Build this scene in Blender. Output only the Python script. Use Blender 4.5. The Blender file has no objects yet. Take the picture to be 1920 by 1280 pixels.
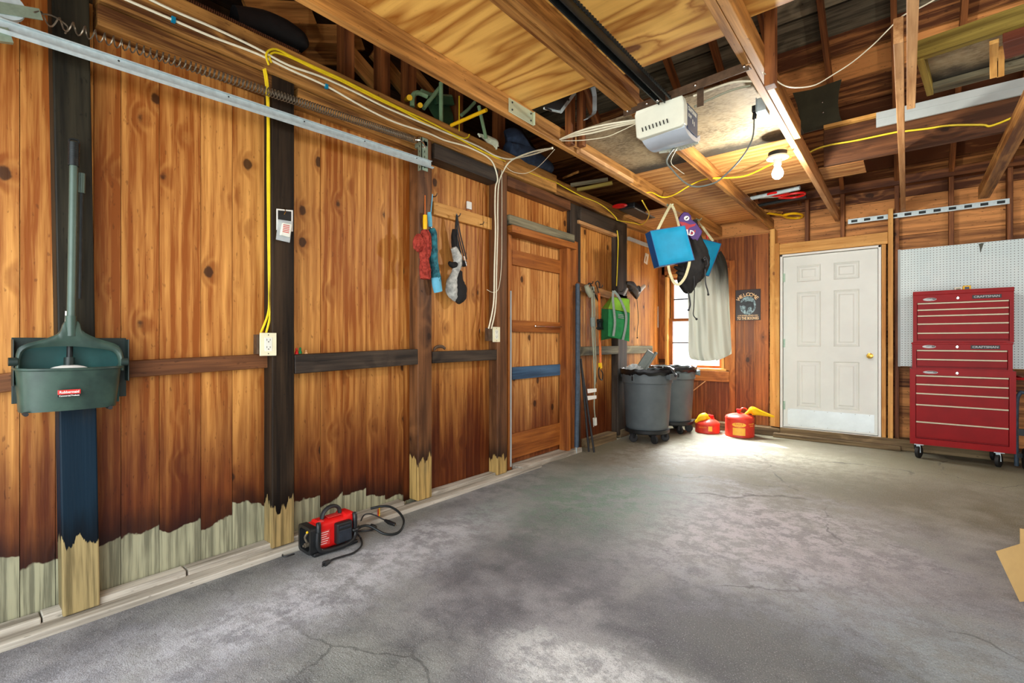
import bpy, math, random
from mathutils import Vector, Matrix
random.seed(7)
sc = bpy.context.scene
COL = sc.collection
V = Vector
# ---------------------------------------------------------------- camera
FPX = 905.0
YAW = math.radians(39.3)
CAM = V((2.75, 0.0, 1.15))
FW = V((-math.sin(YAW), math.cos(YAW), 0)); RT = V((math.cos(YAW), math.sin(YAW), 0)); UP = V((0, 0, 1))
cd = bpy.data.cameras.new('camera'); cam = bpy.data.objects.new('camera', cd); COL.objects.link(cam)
cd.sensor_width = 36.0; cd.lens = FPX / 1920 * 36.0; cd.clip_start = .02
cam.location = CAM; cam.rotation_euler = (math.pi / 2, 0, YAW)
sc.camera = cam
# ---------------------------------------------------------------- light and exposure
sc.view_settings.view_transform = 'Standard'
sc.view_settings.look = 'None'
sc.view_settings.exposure = 0.35
sc.view_settings.gamma = 1.0
sc.view_settings.use_curve_mapping = False
sc.cycles.use_denoising = True
sc.cycles.max_bounces = 10
sc.cycles.diffuse_bounces = 6
sc.cycles.sample_clamp_indirect = 6.0
w = bpy.data.worlds.new('daylight'); sc.world = w; w.use_nodes = True
bg = w.node_tree.nodes['Background']
bg.inputs[0].default_value = (0.86, 0.93, 1.0, 1); bg.inputs[1].default_value = 2.7
sd = bpy.data.lights.new('sun', 'SUN'); sun = bpy.data.objects.new('sun', sd); COL.objects.link(sun)
sd.energy = 34.0; sd.angle = math.radians(1.2); sd.color = (1.0, .95, .84)
sun.rotation_euler = V((.57, -.47, -1.0)).to_track_quat('-Z', 'Y').to_euler(); sun.location = (-3, 9, 6)
ad = bpy.data.lights.new('doorway_daylight', 'AREA'); area = bpy.data.objects.new('doorway_daylight', ad); COL.objects.link(area)
ad.shape = 'RECTANGLE'; ad.size = 4.6; ad.size_y = 2.1; ad.energy = 82; ad.color = (.95, .97, 1.0)
area.location = (2.9, -.45, 1.15); area.rotation_euler = (math.radians(90), 0, 0)
wd_ = bpy.data.lights.new('window_daylight', 'AREA'); wl = bpy.data.objects.new('window_daylight', wd_); COL.objects.link(wl)
wd_.shape = 'RECTANGLE'; wd_.size = .68; wd_.size_y = 1.2; wd_.energy = 95; wd_.spread = math.radians(105); wd_.color = (.97, .99, 1.0)
wl.location = (.5, 6.72, 1.43); wl.rotation_euler = (math.radians(44), 0, math.radians(180 + 36))
# ---------------------------------------------------------------- picture point -> point on a plane of the room
def ray(u, v): return FW + RT * ((u - 960) / FPX) + UP * ((640 - v) / FPX)
def WX(u, v, x):
    d = ray(u, v); return CAM + d * ((x - CAM.x) / d.x)
def WY(u, v, y):
    d = ray(u, v); return CAM + d * ((y - CAM.y) / d.y)
def WZ(u, v, z):
    d = ray(u, v); return CAM + d * ((z - CAM.z) / d.z)
def WD(u, v, D): return CAM + ray(u, v) * D
def S(r, g, b):
    f = lambda c: ((c / 255) / 12.92 if c <= 10 else (((c / 255) + .055) / 1.055) ** 2.4)
    return (f(r), f(g), f(b), 1)
# ---------------------------------------------------------------- node helpers
class NT:
    def __init__(s, name):
        s.m = bpy.data.materials.new(name); s.m.use_nodes = True
        s.t = s.m.node_tree; s.b = s.t.nodes['Principled BSDF']
    def n(s, kind, **kw):
        x = s.t.nodes.new(kind)
        for k, v in kw.items(): setattr(x, k, v)
        return x
    def put(s, sock, val):
        if isinstance(val, bpy.types.NodeSocket): s.t.links.new(val, sock)
        elif val is not None: sock.default_value = val
    def math(s, op, a, b=None, c=None, clamp=False):
        x = s.n('ShaderNodeMath', operation=op, use_clamp=clamp)
        for i, q in enumerate((a, b, c)): s.put(x.inputs[i], q)
        return x.outputs[0]
    def attr(s, name, fac=False):
        x = s.n('ShaderNodeAttribute', attribute_name=name); return x.outputs['Fac' if fac else 'Vector']
    def obj(s): return s.n('ShaderNodeTexCoord').outputs['Object']
    def scale(s, vec, k):
        x = s.n('ShaderNodeVectorMath', operation='MULTIPLY'); s.put(x.inputs[0], vec); x.inputs[1].default_value = k; return x.outputs[0]
    def sep(s, vec):
        x = s.n('ShaderNodeSeparateXYZ'); s.put(x.inputs[0], vec); return x.outputs
    def noise(s, vec, scale, detail=3, rough=.5):
        x = s.n('ShaderNodeTexNoise'); s.put(x.inputs['Vector'], vec)
        x.inputs['Scale'].default_value = scale; x.inputs['Detail'].default_value = detail; x.inputs['Roughness'].default_value = rough
        return x.outputs[0]
    def voro(s, vec, scale, feature='F1'):
        x = s.n('ShaderNodeTexVoronoi', feature=feature); s.put(x.inputs['Vector'], vec); x.inputs['Scale'].default_value = scale; return x.outputs[0]
    def step(s, val, lo, hi):
        x = s.n('ShaderNodeMapRange', interpolation_type='SMOOTHSTEP'); s.put(x.inputs[0], val)
        s.put(x.inputs[1], lo); s.put(x.inputs[2], hi); return x.outputs[0]
    def mix(s, fac, a, b, mode='MIX'):
        x = s.n('ShaderNodeMix', data_type='RGBA', blend_type=mode)
        s.put(x.inputs[0], fac); s.put(x.inputs[6], a); s.put(x.inputs[7], b); return x.outputs[2]
    def bump(s, h, strength, dist=.01):
        x = s.n('ShaderNodeBump'); s.put(x.inputs['Height'], h); x.inputs['Strength'].default_value = strength; x.inputs['Distance'].default_value = dist
        s.t.links.new(x.outputs[0], s.b.inputs['Normal'])
    def out(s, col, rough=.6, metal=0., spec=.4):
        s.put(s.b.inputs['Base Color'], col); s.put(s.b.inputs['Roughness'], rough); s.put(s.b.inputs['Metallic'], metal)
        s.b.inputs['Specular IOR Level'].default_value = spec
        return s.m
WOODS = set()
def wood(name, dark, light, knot=None, R=55., warp=7., ks=3.4, kr=.10, fine=.35, toned=.0, rot=None, rough=.62, grainx=1.0, blotch=.25, wavy=1., spec=.3, bumpk=.35, dirt=None, sky_cast=None, rw=.30, rp=1.6, sw=.62, ke=.85, fleck=.5):
    """solid wood: rings, streaks, knots; wc = (along, across, across); tone lightens or darkens one board"""
    t = NT(name); p = t.attr('wc'); tone = t.attr('tone', True)
    x, y, z = t.sep(p)[:3]
    wn = t.noise(t.scale(p, (.9 * grainx, 3.2, 3.2)), 1., 3, .55)
    k = t.voro(t.scale(p, (ke, 1.25, 1.25)), ks)
    k = t.math('ADD', k, t.math('MULTIPLY', t.math('SUBTRACT', t.noise(p, 22, 3, .6), .5), .09))
    pull = t.math('MULTIPLY', t.step(k, .34, .05), 7. * wavy)
    ph = t.math('ADD', t.math('MULTIPLY', t.math('ADD', y, t.math('MULTIPLY', z, .8)), R), t.math('MULTIPLY', wn, warp * 2 * wavy))
    ph = t.math('ADD', ph, pull)
    ring = t.math('POWER', t.math('MULTIPLY_ADD', t.math('SINE', ph), .5, .5), rp)
    streak = t.math('ADD', t.math('MULTIPLY', t.noise(t.scale(p, (1.1, 13, 13)), 1., 4, .6), .45), t.math('MULTIPLY', t.noise(t.scale(p, (1.6, 44, 44)), 1., 4, .65), .55))
    fin = t.noise(t.scale(p, (5, 150, 150)), 1., 2, .6)
    big = t.noise(t.scale(p, (1.0, 2.2, 2.2)), 1.0, 2, .5)
    f = t.math('ADD', t.math('MULTIPLY', ring, rw), t.math('MULTIPLY', t.step(streak, .34, .66), sw))
    f = t.math('ADD', f, t.math('MULTIPLY', t.math('SUBTRACT', fin, .5), fine))
    f = t.math('ADD', f, t.math('MULTIPLY', t.math('SUBTRACT', big, .5), blotch * 3))
    f = t.math('ADD', f, t.math('MULTIPLY', t.math('SUBTRACT', tone, .5), 1.0 + toned), clamp=True)
    col = t.mix(f, dark, light)
    if fleck: col = t.mix(t.math('MULTIPLY', t.step(t.noise(t.scale(p, (26, 80, 80)), 1., 2, .5), .66, .74), fleck), col, tuple(c * .4 for c in dark[:3]) + (1,))
    kn = knot or tuple(c * .35 for c in dark[:3]) + (1,)
    halo = t.math('MULTIPLY', t.step(k, kr * 2.6, kr * .9), .45)
    col = t.mix(halo, col, tuple(c * .75 for c in dark[:3]) + (1,))
    col = t.mix(t.math('MULTIPLY', t.step(k, kr * 1.05, kr * .7), .85), col, kn)
    if dirt:                                     # dark soaked boards low down: (dark colour, height, softness)
        oz = t.sep(t.obj())[2]
        g = t.noise(t.scale(p, (1.2, 9, 9)), 1., 4, .6)
        hz = t.math('ADD', oz, t.math('MULTIPLY', t.math('SUBTRACT', g, .5), 1.1))
        col = t.mix(t.math('MULTIPLY', t.step(hz, dirt[1] + dirt[2], dirt[1] - dirt[2]), dirt[3]), col, dirt[0], 'MULTIPLY')
    if sky_cast:  # bluish sky light painted into the colour of the lower part
        oz = t.sep(t.obj())[2]; g = t.noise(t.scale(p, (2, 20, 20)), 1., 4, .6)
        hz = t.math('ADD', oz, t.math('MULTIPLY', t.math('SUBTRACT', g, .5), .3))
        col = t.mix(t.step(hz, sky_cast[1] + .12, sky_cast[1] - .12), col, t.mix(streak, sky_cast[0], tuple(c * 2.0 for c in sky_cast[0][:3]) + (1,)))
    if rot:                                      # pale rotted foot of the boards
        oz = t.sep(t.obj())[2]; rh = t.attr('roth', True)
        g = t.noise(t.scale(p, (2.2, rot[3], rot[3])), 1., 5, .55)
        lim = t.math('ADD', rh, t.math('MULTIPLY', t.math('SUBTRACT', g, .5), rot[2]))
        d = t.math('SUBTRACT', oz, lim)
        col = t.mix(t.math('MULTIPLY', t.step(d, .16, .0), .75), col, rot[1], 'MULTIPLY')
        pale = t.mix(t.step(t.noise(t.scale(p, (1.6, 42, 42)), 1., 4, .65), .36, .6), tuple(c * .42 for c in rot[0][:3]) + (1,), rot[0])
        pale = t.mix(t.math('MULTIPLY', t.step(t.noise(t.scale(p, (1.5, 7, 7)), 1., 3, .6), .5, .7), .55), pale, S(84, 84, 66))
        col = t.mix(t.step(d, .004, -.004), col, pale)
    t.bump(t.math('ADD', t.math('MULTIPLY', fin, .5), t.math('MULTIPLY', ring, .3)), bumpk, .003)
    WOODS.add(name)
    return t.out(col, rough, 0, spec)
def plain(name, col, rough=.5, metal=0., var=.15, scale=14., spec=.4, bump=0., alpha=1., emit=None, col2=None, trans=0.):
    t = NT(name); n = t.noise(t.obj(), scale, 5, .6)
    c = t.mix(t.step(n, .3, .7), col2 or tuple(q * (1 - var) for q in col[:3]) + (1,), tuple(min(1, q * (1 + var)) for q in col[:3]) + (1,))
    if bump: t.bump(t.noise(t.obj(), scale * 6, 3, .6), bump, .004)
    if emit: t.b.inputs['Emission Color'].default_value = emit[0]; t.b.inputs['Emission Strength'].default_value = emit[1]
    if trans: t.b.inputs['Transmission Weight'].default_value = trans
    if alpha < 1: t.b.inputs['Alpha'].default_value = alpha
    return t.out(c, rough, metal, spec)
# ---------------------------------------------------------------- mesh builder
class MB:
    def __init__(s): s.v = []; s.f = []; s.w = []; s.t = []; s.r = []
    def add(s, vs, fs, wc=None, tone=.5, roth=0.):
        o = len(s.v); s.v += [V(q) for q in vs]; s.f += [[i + o for i in q] for q in fs]
        s.w += list(wc) if wc else [V(q) for q in vs]; s.t += [tone] * len(vs); s.r += [roth] * len(vs)
        return s
    def box(s, a, b, g=0, tone=.5, roth=0., M=None):
        a = V(a); b = V(b)
        P = [V((x, y, z)) for z in (a.z, b.z) for y in (a.y, b.y) for x in (a.x, b.x)]
        off = V((random.uniform(0, 40), random.uniform(0, 40), random.uniform(0, 40)))
        wc = [V((q[g], q[(g + 1) % 3], q[(g + 2) % 3])) + off for q in P]
        if M is not None: P = [M @ q for q in P]
        return s.add(P, [(0, 2, 3, 1), (4, 5, 7, 6), (0, 1, 5, 4), (2, 6, 7, 3), (0, 4, 6, 2), (1, 3, 7, 5)], wc, tone, roth)
    def beam(s, p, q, wd, ht, side=None, tone=.5, roth=0., taper=1.):
        p = V(p); q = V(q); d = (q - p); L = d.length; d.normalize()
        sd_ = V(side) if side else (d.cross(UP) if abs(d.z) < .95 else V((0, 1, 0)))
        sd_ = (sd_ - d * sd_.dot(d)).normalized(); u = sd_.cross(d).normalized()
        off = V((random.uniform(0, 40), random.uniform(0, 40), random.uniform(0, 40)))
        P = []; wc = []
        for e, c in ((0, p), (L, q)):
            k = 1 if e == 0 else taper
            for a, b in ((-1, -1), (1, -1), (1, 1), (-1, 1)):
                P.append(c + sd_ * (a * wd / 2 * k) + u * (b * ht / 2 * k)); wc.append(V((e, a * wd / 2, b * ht / 2)) + off)
        return s.add(P, [(3, 2, 1, 0), (4, 5, 6, 7), (0, 1, 5, 4), (1, 2, 6, 5), (2, 3, 7, 6), (3, 0, 4, 7)], wc, tone, roth)
    def tube(s, pts, r, n=8, closed=False, ell=1., pleat=0., pn=6, smooth=0, cap=True, tw=0., jit=0.):
        pts = [V(p) for p in pts]
        if smooth: pts, r = spline(pts, r, smooth, closed)
        m = len(pts); R_ = r if isinstance(r, (list, tuple)) else [r] * m
        d0 = (pts[1] - pts[0]).normalized()
        nrm = d0.orthogonal().normalized() if abs(d0.z) < .9 else (V((0, 1, 0)) - d0 * d0.y).normalized()
        vs = []
        for i in range(m):
            a = pts[(i - 1) % m] if (closed or i > 0) else pts[i]; b = pts[(i + 1) % m] if (closed or i < m - 1) else pts[i]
            d = (b - a).normalized(); nrm = (nrm - d * nrm.dot(d)).normalized(); bn = d.cross(nrm)
            for k in range(n):
                th = 2 * math.pi * k / n + tw * i
                q = R_[i] * (1 + pleat * math.sin(pn * th + i * .35) + (random.uniform(-jit, jit) if jit else 0))
                vs.append(pts[i] + nrm * (math.cos(th) * q) + bn * (math.sin(th) * q * ell))
        fs = []
        for i in range(m if closed else m - 1):
            for k in range(n):
                A = i * n + k; B = i * n + (k + 1) % n; j = (i + 1) % m
                fs.append((A, B, j * n + (k + 1) % n, j * n + k))
        if cap and not closed: fs += [list(range(n))[::-1], [(m - 1) * n + k for k in range(n)]]
        return s.add(vs, fs)
    def lathe(s, prof, c=(0, 0, 0), n=24, M=None, arc=None):
        c = V(c); vs = []; fs = []; m = len(prof)
        for r, z in prof:
            for k in range(n):
                th = 2 * math.pi * k / n; q = V((r * math.cos(th), r * math.sin(th), z))
                vs.append((M @ q if M is not None else q) + c)
        for i in range(m - 1):
            for k in range(n): fs.append((i * n + k, i * n + (k + 1) % n, (i + 1) * n + (k + 1) % n, (i + 1) * n + k))
        if prof[0][0] > 1e-5: fs.append(list(range(n))[::-1])
        if prof[-1][0] > 1e-5: fs.append([(m - 1) * n + k for k in range(n)])
        return s.add(vs, fs)
    def prism(s, poly, d):
        """poly: 3-D outline, d: thickness vector"""
        poly = [V(q) for q in poly]; d = V(d); n = len(poly)
        return s.add(poly + [q + d for q in poly], [list(range(n))[::-1], list(range(n, 2 * n))] + [(i, (i + 1) % n, n + (i + 1) % n, n + i) for i in range(n)])
    def sheet(s, fn, nu, nv, th=None):
        """fn(a,b)->point, a,b in 0..1; th = thickness vector closes it"""
        P = [V(fn(i / nu, j / nv)) for j in range(nv + 1) for i in range(nu + 1)]; W = nu + 1
        F = [(j * W + i, j * W + i + 1, (j + 1) * W + i + 1, (j + 1) * W + i) for j in range(nv) for i in range(nu)]
        if th is None: return s.add(P, F)
        th = V(th); N = len(P); Q = [p + th for p in P]
        F2 = [tuple(N + q for q in f[::-1]) for f in F]
        rim = [i for i in range(W)] + [j * W + nu for j in range(1, nv + 1)] + [nv * W + i for i in range(nu - 1, -1, -1)] + [j * W for j in range(nv - 1, 0, -1)]
        F3 = [(rim[(i + 1) % len(rim)], rim[i], N + rim[i], N + rim[(i + 1) % len(rim)]) for i in range(len(rim))]
        return s.add(P + Q, F + F2 + F3)
    def ball(s, c, r, n=14, m=9):
        c = V(c); r = V(r) if not isinstance(r, (int, float)) else V((r, r, r))
        vs = [c + V((r.x * math.sin(math.pi * i / m) * math.cos(2 * math.pi * k / n), r.y * math.sin(math.pi * i / m) * math.sin(2 * math.pi * k / n), r.z * math.cos(math.pi * i / m))) for i in range(m + 1) for k in range(n)]
        fs = [(i * n + k, (i + 1) * n + k, (i + 1) * n + (k + 1) % n, i * n + (k + 1) % n) for i in range(m) for k in range(n)]
        return s.add(vs, fs)
    def text(s, body, o, xd, yd, size, depth=.0006, bold=True, width=None, sq=1.):
        cu = bpy.data.curves.new('lettering', 'FONT'); cu.body = body; cu.size = size; cu.align_x = 'CENTER'; cu.align_y = 'CENTER'; cu.extrude = depth; cu.resolution_u = 3
        if bold: cu.offset = size * .018
        ob = bpy.data.objects.new('lettering', cu); me = bpy.data.meshes.new_from_object(ob)
        o = V(o); xd = V(xd).normalized(); yd = V(yd).normalized(); zd = xd.cross(yd)
        if width and len(me.vertices):
            w0 = max(q.co.x for q in me.vertices) - min(q.co.x for q in me.vertices); sq = width / max(w0, 1e-6)
        s.add([o + xd * (q.co.x * sq) + yd * q.co.y + zd * (q.co.z + depth) for q in me.vertices], [list(f.vertices) for f in me.polygons])
        bpy.data.objects.remove(ob); bpy.data.meshes.remove(me); bpy.data.curves.remove(cu)
        return s
    def build(s, name, mat, parent=None, loc=None, smooth=False, bevel=0., sub=0, solid=0.):
        o_ = V(loc) if loc is not None else V((0, 0, 0))
        me = bpy.data.meshes.new(name); me.from_pydata([q - o_ for q in s.v], [], s.f); me.update()
        if mat.name in WOODS:
            a = me.attributes.new('wc', 'FLOAT_VECTOR', 'POINT'); a.data.foreach_set('vector', [c for q in s.w for c in q])
            a = me.attributes.new('tone', 'FLOAT', 'POINT'); a.data.foreach_set('value', s.t)
            if any(s.r): a = me.attributes.new('roth', 'FLOAT', 'POINT'); a.data.foreach_set('value', s.r)
        me.materials.append(mat)
        if smooth: me.shade_smooth(); me.set_sharp_from_angle(angle=math.radians(40))
        ob = bpy.data.objects.new(name, me); COL.objects.link(ob)
        if parent is not None: ob.parent = parent
        ob.location = o_
        if sub: q = ob.modifiers.new('s', 'SUBSURF'); q.levels = sub; q.render_levels = sub
        if solid: q = ob.modifiers.new('t', 'SOLIDIFY'); q.thickness = solid; q.offset = 0
        if bevel: q = ob.modifiers.new('b', 'BEVEL'); q.width = bevel; q.segments = 2; q.limit_method = 'ANGLE'; q.angle_limit = math.radians(50)
        return ob
def spline(pts, r, k, closed=False):
    out = []; rr = []; m = len(pts); R_ = list(r) if isinstance(r, (list, tuple)) else [r] * m
    segs = m if closed else m - 1
    for i in range(segs):
        g = lambda j: (j % m) if closed else min(max(j, 0), m - 1)
        a, b, c, d = (pts[g(i + q)] for q in (-1, 0, 1, 2))
        for j in range(k):
            t = j / k
            out.append(.5 * ((2 * b) + (c - a) * t + (2 * a - 5 * b + 4 * c - d) * t * t + (3 * b - a - 3 * c + d) * t ** 3))
            rr.append(R_[i] * (1 - t) + R_[g(i + 1)] * t)
    if not closed: out.append(pts[-1]); rr.append(R_[-1])
    return out, rr
def tag(o, label, cat, group=None, kind=None):
    o['label'] = label; o['category'] = cat
    if group: o['group'] = group
    if kind: o['kind'] = kind
    return o
def struct(o): o['kind'] = 'structure'; return o
def thing(name, label, cat, loc, rotz=0., group=None):
    o = bpy.data.objects.new(name, None); COL.objects.link(o); o.location = loc; o.rotation_euler = (0, 0, rotz); o.empty_display_size = .1
    return tag(o, label, cat, group)
def copy_tree(o, parent=None):
    c = o.copy(); COL.objects.link(c)
    if parent is not None: c.parent = parent
    for ch in [q for q in bpy.data.objects if q.parent == o]: copy_tree(ch, c)
    return c
# ---------------------------------------------------------------- materials
MT = {}
MT['board'] = wood('wood_wall_board', S(142, 76, 22), S(236, 174, 92), S(40, 20, 8), R=150, warp=7, ks=4.0, kr=.125, sw=.46, rw=.24, toned=.15, rot=(S(160, 158, 128), S(70, 52, 44), .30, 3.2), dirt=(S(124, 84, 66), .72, .45, .95), rough=.5, blotch=.34, fine=.6)
MT['backboard'] = wood('wood_back_board', S(92, 46, 18), S(176, 106, 50), S(36, 16, 8), rw=.16, R=140, warp=6, ks=3.2, kr=.10, sw=.5, rough=.5)
MT['postdark'] = wood('wood_dark_post', S(22, 18, 14), S(62, 48, 34), R=60, ks=2.2, kr=.05, rot=(S(160, 136, 88), S(60, 50, 44), .30, 26.), rough=.5, spec=.15)
MT['postblue'] = wood('wood_black_post', S(20, 20, 16), S(52, 48, 36), R=60, ks=2.0, kr=.05, rot=(S(156, 138, 94), S(60, 60, 60), .30, 26.), sky_cast=(S(8, 25, 36), .9), rough=.5, spec=.15)
MT['postbrown'] = wood('wood_brown_post', S(62, 36, 18), S(130, 86, 50), R=60, ks=2.2, kr=.05, rot=(S(182, 150, 88), S(70, 54, 40), .26, 26.), rough=.55)
MT['raildark'] = wood('wood_dark_rail', S(24, 20, 17), S(78, 66, 54), R=60, ks=2.2, kr=.06, rough=.55)
MT['railgrey'] = wood('wood_grey_rail', S(60, 56, 44), S(150, 142, 112), R=60, ks=2.2, kr=.06, rough=.7)
MT['railbrown'] = wood('wood_brown_rail', S(66, 38, 20), S(132, 84, 48), R=60, ks=2.4, kr=.06, rough=.6)
MT['beam'] = wood('wood_old_beam', S(78, 44, 16), S(206, 150, 78), blotch=.55, fine=.6, R=50, ks=2.0, kr=.06, rough=.6)
MT['joist'] = wood('wood_joist', S(98, 56, 20), S(206, 150, 80), blotch=.4, fine=.6, R=60, ks=2.2, kr=.06, rough=.55)
MT['joistpale'] = wood('wood_pale_joist', S(160, 112, 66), S(226, 178, 122), R=60, ks=2.2, kr=.06, rough=.6)
MT['pine'] = wood('wood_new_pine', S(180, 120, 50), S(228, 176, 98), S(120, 70, 28), R=50, ks=2.6, kr=.06, rough=.55)
MT['ply'] = wood('wood_plywood', S(150, 86, 24), S(228, 178, 92), S(96, 48, 20), R=46, warp=16, ks=2.3, kr=.10, fine=.12, wavy=1.2, rough=.5, grainx=.55, blotch=.10, rw=.85, rp=.55, sw=.22, fleck=.15, ke=.7)
MT['plyrough'] = wood('wood_rough_plywood', S(146, 88, 38), S(222, 172, 104), S(110, 60, 30), R=70, warp=6, ks=2.4, kr=.03, fine=.3, rough=.6, grainx=1.2, rw=.35, fleck=.8)
def osb_material():
    t = NT('dark_edged_sheet'); p = t.obj(); y = t.sep(p)[1]
    n = t.noise(p, 3.2, 8, .7); f = t.noise(t.scale(p, (30, 60, 30)), 1., 3, .6); k = t.voro(p, 1.7)
    c = t.mix(t.step(n, .32, .66), S(92, 78, 56), S(160, 142, 108)); c = t.mix(t.math('MULTIPLY', t.step(f, .4, .62), .5), c, S(176, 162, 132))
    c = t.mix(t.math('MULTIPLY', t.step(t.math('ADD', y, t.math('MULTIPLY', t.math('SUBTRACT', n, .5), .5)), .30, .46), .9), c, S(34, 34, 32))  # darkens towards the far edge, broken up by noise
    c = t.mix(t.step(k, .06, .045), c, S(52, 38, 26))
    return t.out(c, .7)
MT['osb'] = osb_material()
MT['sheath'] = wood('wood_roof_board', S(86, 46, 20), S(216, 148, 84), blotch=.45, fine=.7, R=90, warp=7, ks=2.2, kr=.08, rough=.65, toned=.5, fleck=.8)
MT['sheathgrey'] = wood('wood_grey_roof_board', S(66, 60, 46), S(146, 136, 110), R=24, warp=6, ks=2.0, kr=.05, rough=.7)
MT['stud'] = wood('wood_stud', S(72, 36, 14), S(158, 98, 50), R=60, ks=2.2, kr=.05, rough=.6)
MT['sill'] = wood('wood_weathered_sill', S(120, 112, 98), S(205, 198, 182), R=50, ks=1.6, kr=.03, fine=.5, rough=.8)
MT['silldark'] = wood('wood_old_sill', S(70, 56, 38), S(150, 128, 92), R=50, ks=1.6, kr=.04, rough=.8)
MT['doorboard'] = wood('wood_door_board', S(156, 92, 38), S(238, 184, 110), S(52, 26, 10), R=150, warp=7, ks=4.2, kr=.13, sw=.46, rw=.24, dirt=(S(140, 96, 72), .6, .4, .9), rough=.5, fine=.6)
MT['doorrail'] = wood('wood_door_rail', S(104, 50, 14), S(176, 108, 46), R=50, ks=2.2, kr=.05, rough=.55)
MT['bluepaint'] = wood('wood_blue_paint', S(30, 52, 76), S(74, 108, 140), R=40, ks=1.6, kr=.02, rough=.6)
MT['atticdark'] = wood('wood_attic_board', S(22, 15, 7), S(70, 50, 24), R=26, warp=6, ks=2.0, kr=.05, rough=.8)
MT['lime'] = wood('wood_yellowed_frame', S(104, 86, 30), S(172, 152, 70), R=120, ks=1.8, kr=.04, rough=.6)
MT['brownblock'] = wood('wood_redbrown_block', S(62, 26, 14), S(110, 54, 32), R=40, ks=1.8, kr=.03, rough=.5)
MT['galv'] = plain('galvanised_steel', S(190, 206, 208), .38, .35, .1, 30)
MT['galvgreen'] = plain('zinc_steel', S(150, 170, 150), .4, .6, .12, 30)
MT['steel'] = plain('spring_steel', S(120, 110, 94), .35, .6, .2, 40)
MT['brownsteel'] = plain('brown_steel', S(92, 74, 58), .5, .5, .25, 25)
MT['blacksteel'] = plain('black_steel', S(38, 42, 42), .42, .5, .2, 25)
MT['rust'] = plain('rusty_steel', S(104, 62, 34), .8, .3, .3, 40)
MT['chrome'] = plain('chrome', S(210, 210, 205), .18, 1., .05, 20)
MT['silver'] = plain('silver_print', S(158, 158, 156), .4, .2, .15, 60)
MT['brass'] = plain('brass', S(200, 160, 70), .22, 1., .08, 20)
MT['black'] = plain('black_plastic', S(24, 26, 27), .42, 0, .2, 20)
MT['rubber'] = plain('black_rubber', S(28, 28, 28), .6, 0, .15, 20)
MT['blackcloth'] = plain('black_cloth', S(26, 25, 24), .85, 0, .3, 14, bump=.3)
MT['binliner'] = plain('black_bin_liner', S(22, 23, 24), .25, 0, .2, 30, bump=.6)
MT['bin'] = plain('grey_bin_plastic', S(82, 90, 92), .5, 0, .1, 8)
MT['pangreen'] = plain('green_black_plastic', S(52, 72, 62), .36, 0, .22, 7, col2=S(34, 50, 46))
MT['pandark'] = plain('dark_green_plastic', S(30, 44, 40), .45, 0, .2, 8)
MT['handle'] = plain('grey_green_handle', S(74, 92, 82), .35, .1, .1, 12)
MT['redplastic'] = plain('red_plastic', S(200, 24, 22), .4, 0, .1, 12, spec=.25)
MT['redlabel'] = plain('red_label', S(196, 52, 48), .4, 0, .06, 20)
MT['white'] = plain('white_paint', S(226, 226, 218), .4, 0, .03, 6)
MT['whiteplastic'] = plain('white_plastic', S(222, 224, 210), .4, 0, .04, 8)
MT['cream'] = plain('cream_plastic', S(226, 222, 188), .4, 0, .04, 12)
MT['doorwhite'] = plain('door_paint', S(218, 222, 214), .42, 0, .03, 4)
MT['kick'] = plain('steel_kick_plate', S(206, 214, 212), .34, .45, .06, 6)
MT['opener'] = plain('opener_casing', S(222, 226, 208), .4, 0, .04, 8)
MT['darkface'] = plain('dark_plastic_face', S(34, 40, 48), .35, 0, .2, 40)
MT['navy'] = plain('navy_panel', S(48, 62, 92), .4, 0, .08, 8)
MT['lens'] = plain('opener_lens', S(186, 196, 206), .22, 0, .08, 6)
MT['bulb'] = plain('lit_bulb', S(255, 250, 240), .4, 0, .0, 5, emit=((1, .97, .9, 1), 60.))
MT['bulbbase'] = plain('lamp_holder', S(214, 212, 200), .45, 0, .05, 8)
MT['yellow'] = plain('yellow_cable', S(232, 204, 34), .4, 0, .08, 20)
MT['wire'] = plain('white_cable', S(232, 228, 200), .45, 0, .06, 20)
MT['greycord'] = plain('grey_cord', S(110, 118, 112), .5, 0, .08, 20)
MT['taupe'] = plain('grey_green_cord', S(140, 142, 120), .5, 0, .08, 20)
MT['yellowplastic'] = plain('yellow_plastic', S(236, 186, 24), .4, 0, .06, 14, spec=.25)
MT['orangestrap'] = plain('orange_strap', S(206, 104, 30), .7, 0, .14, 30)
MT['canred'] = plain('red_can_paint', S(206, 54, 38), .4, 0, .12, 14)
MT['canyellow'] = plain('yellow_print', S(238, 178, 60), .5, 0, .08, 20)
MT['chestred'] = plain('red_chest_paint', S(140, 12, 14), .38, .0, .10, 5, spec=.14)
MT['drawerred'] = plain('red_drawer_paint', S(132, 10, 12), .4, .0, .10, 5, spec=.14)
MT['alu'] = plain('aluminium_strip', S(186, 178, 152), .45, .2, .05, 20)
MT['gap'] = plain('dark_gap', S(20, 10, 8), .8)
MT['blue'] = plain('blue_vinyl', S(10, 124, 160), .6, 0, .10, 9, spec=.2)
MT['bluedark'] = plain('blue_vinyl_side', S(14, 70, 122), .5, 0, .10, 9)
MT['strap'] = plain('khaki_webbing', S(180, 176, 140), .8, 0, .1, 40)
MT['purple'] = plain('purple_vinyl', S(66, 38, 104), .6, 0, .12, 10)
MT['redprint'] = plain('red_print', S(150, 34, 50), .6, 0, .1, 20)
MT['green'] = plain('green_bag', S(42, 116, 66), .8, 0, .14, 16, spec=.1, bump=.3)
MT['lime2'] = plain('lime_bag', S(118, 162, 52), .8, 0, .10, 16, spec=.1, bump=.3)
MT['greyweb'] = plain('grey_webbing', S(120, 130, 122), .8, 0, .1, 40)
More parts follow.
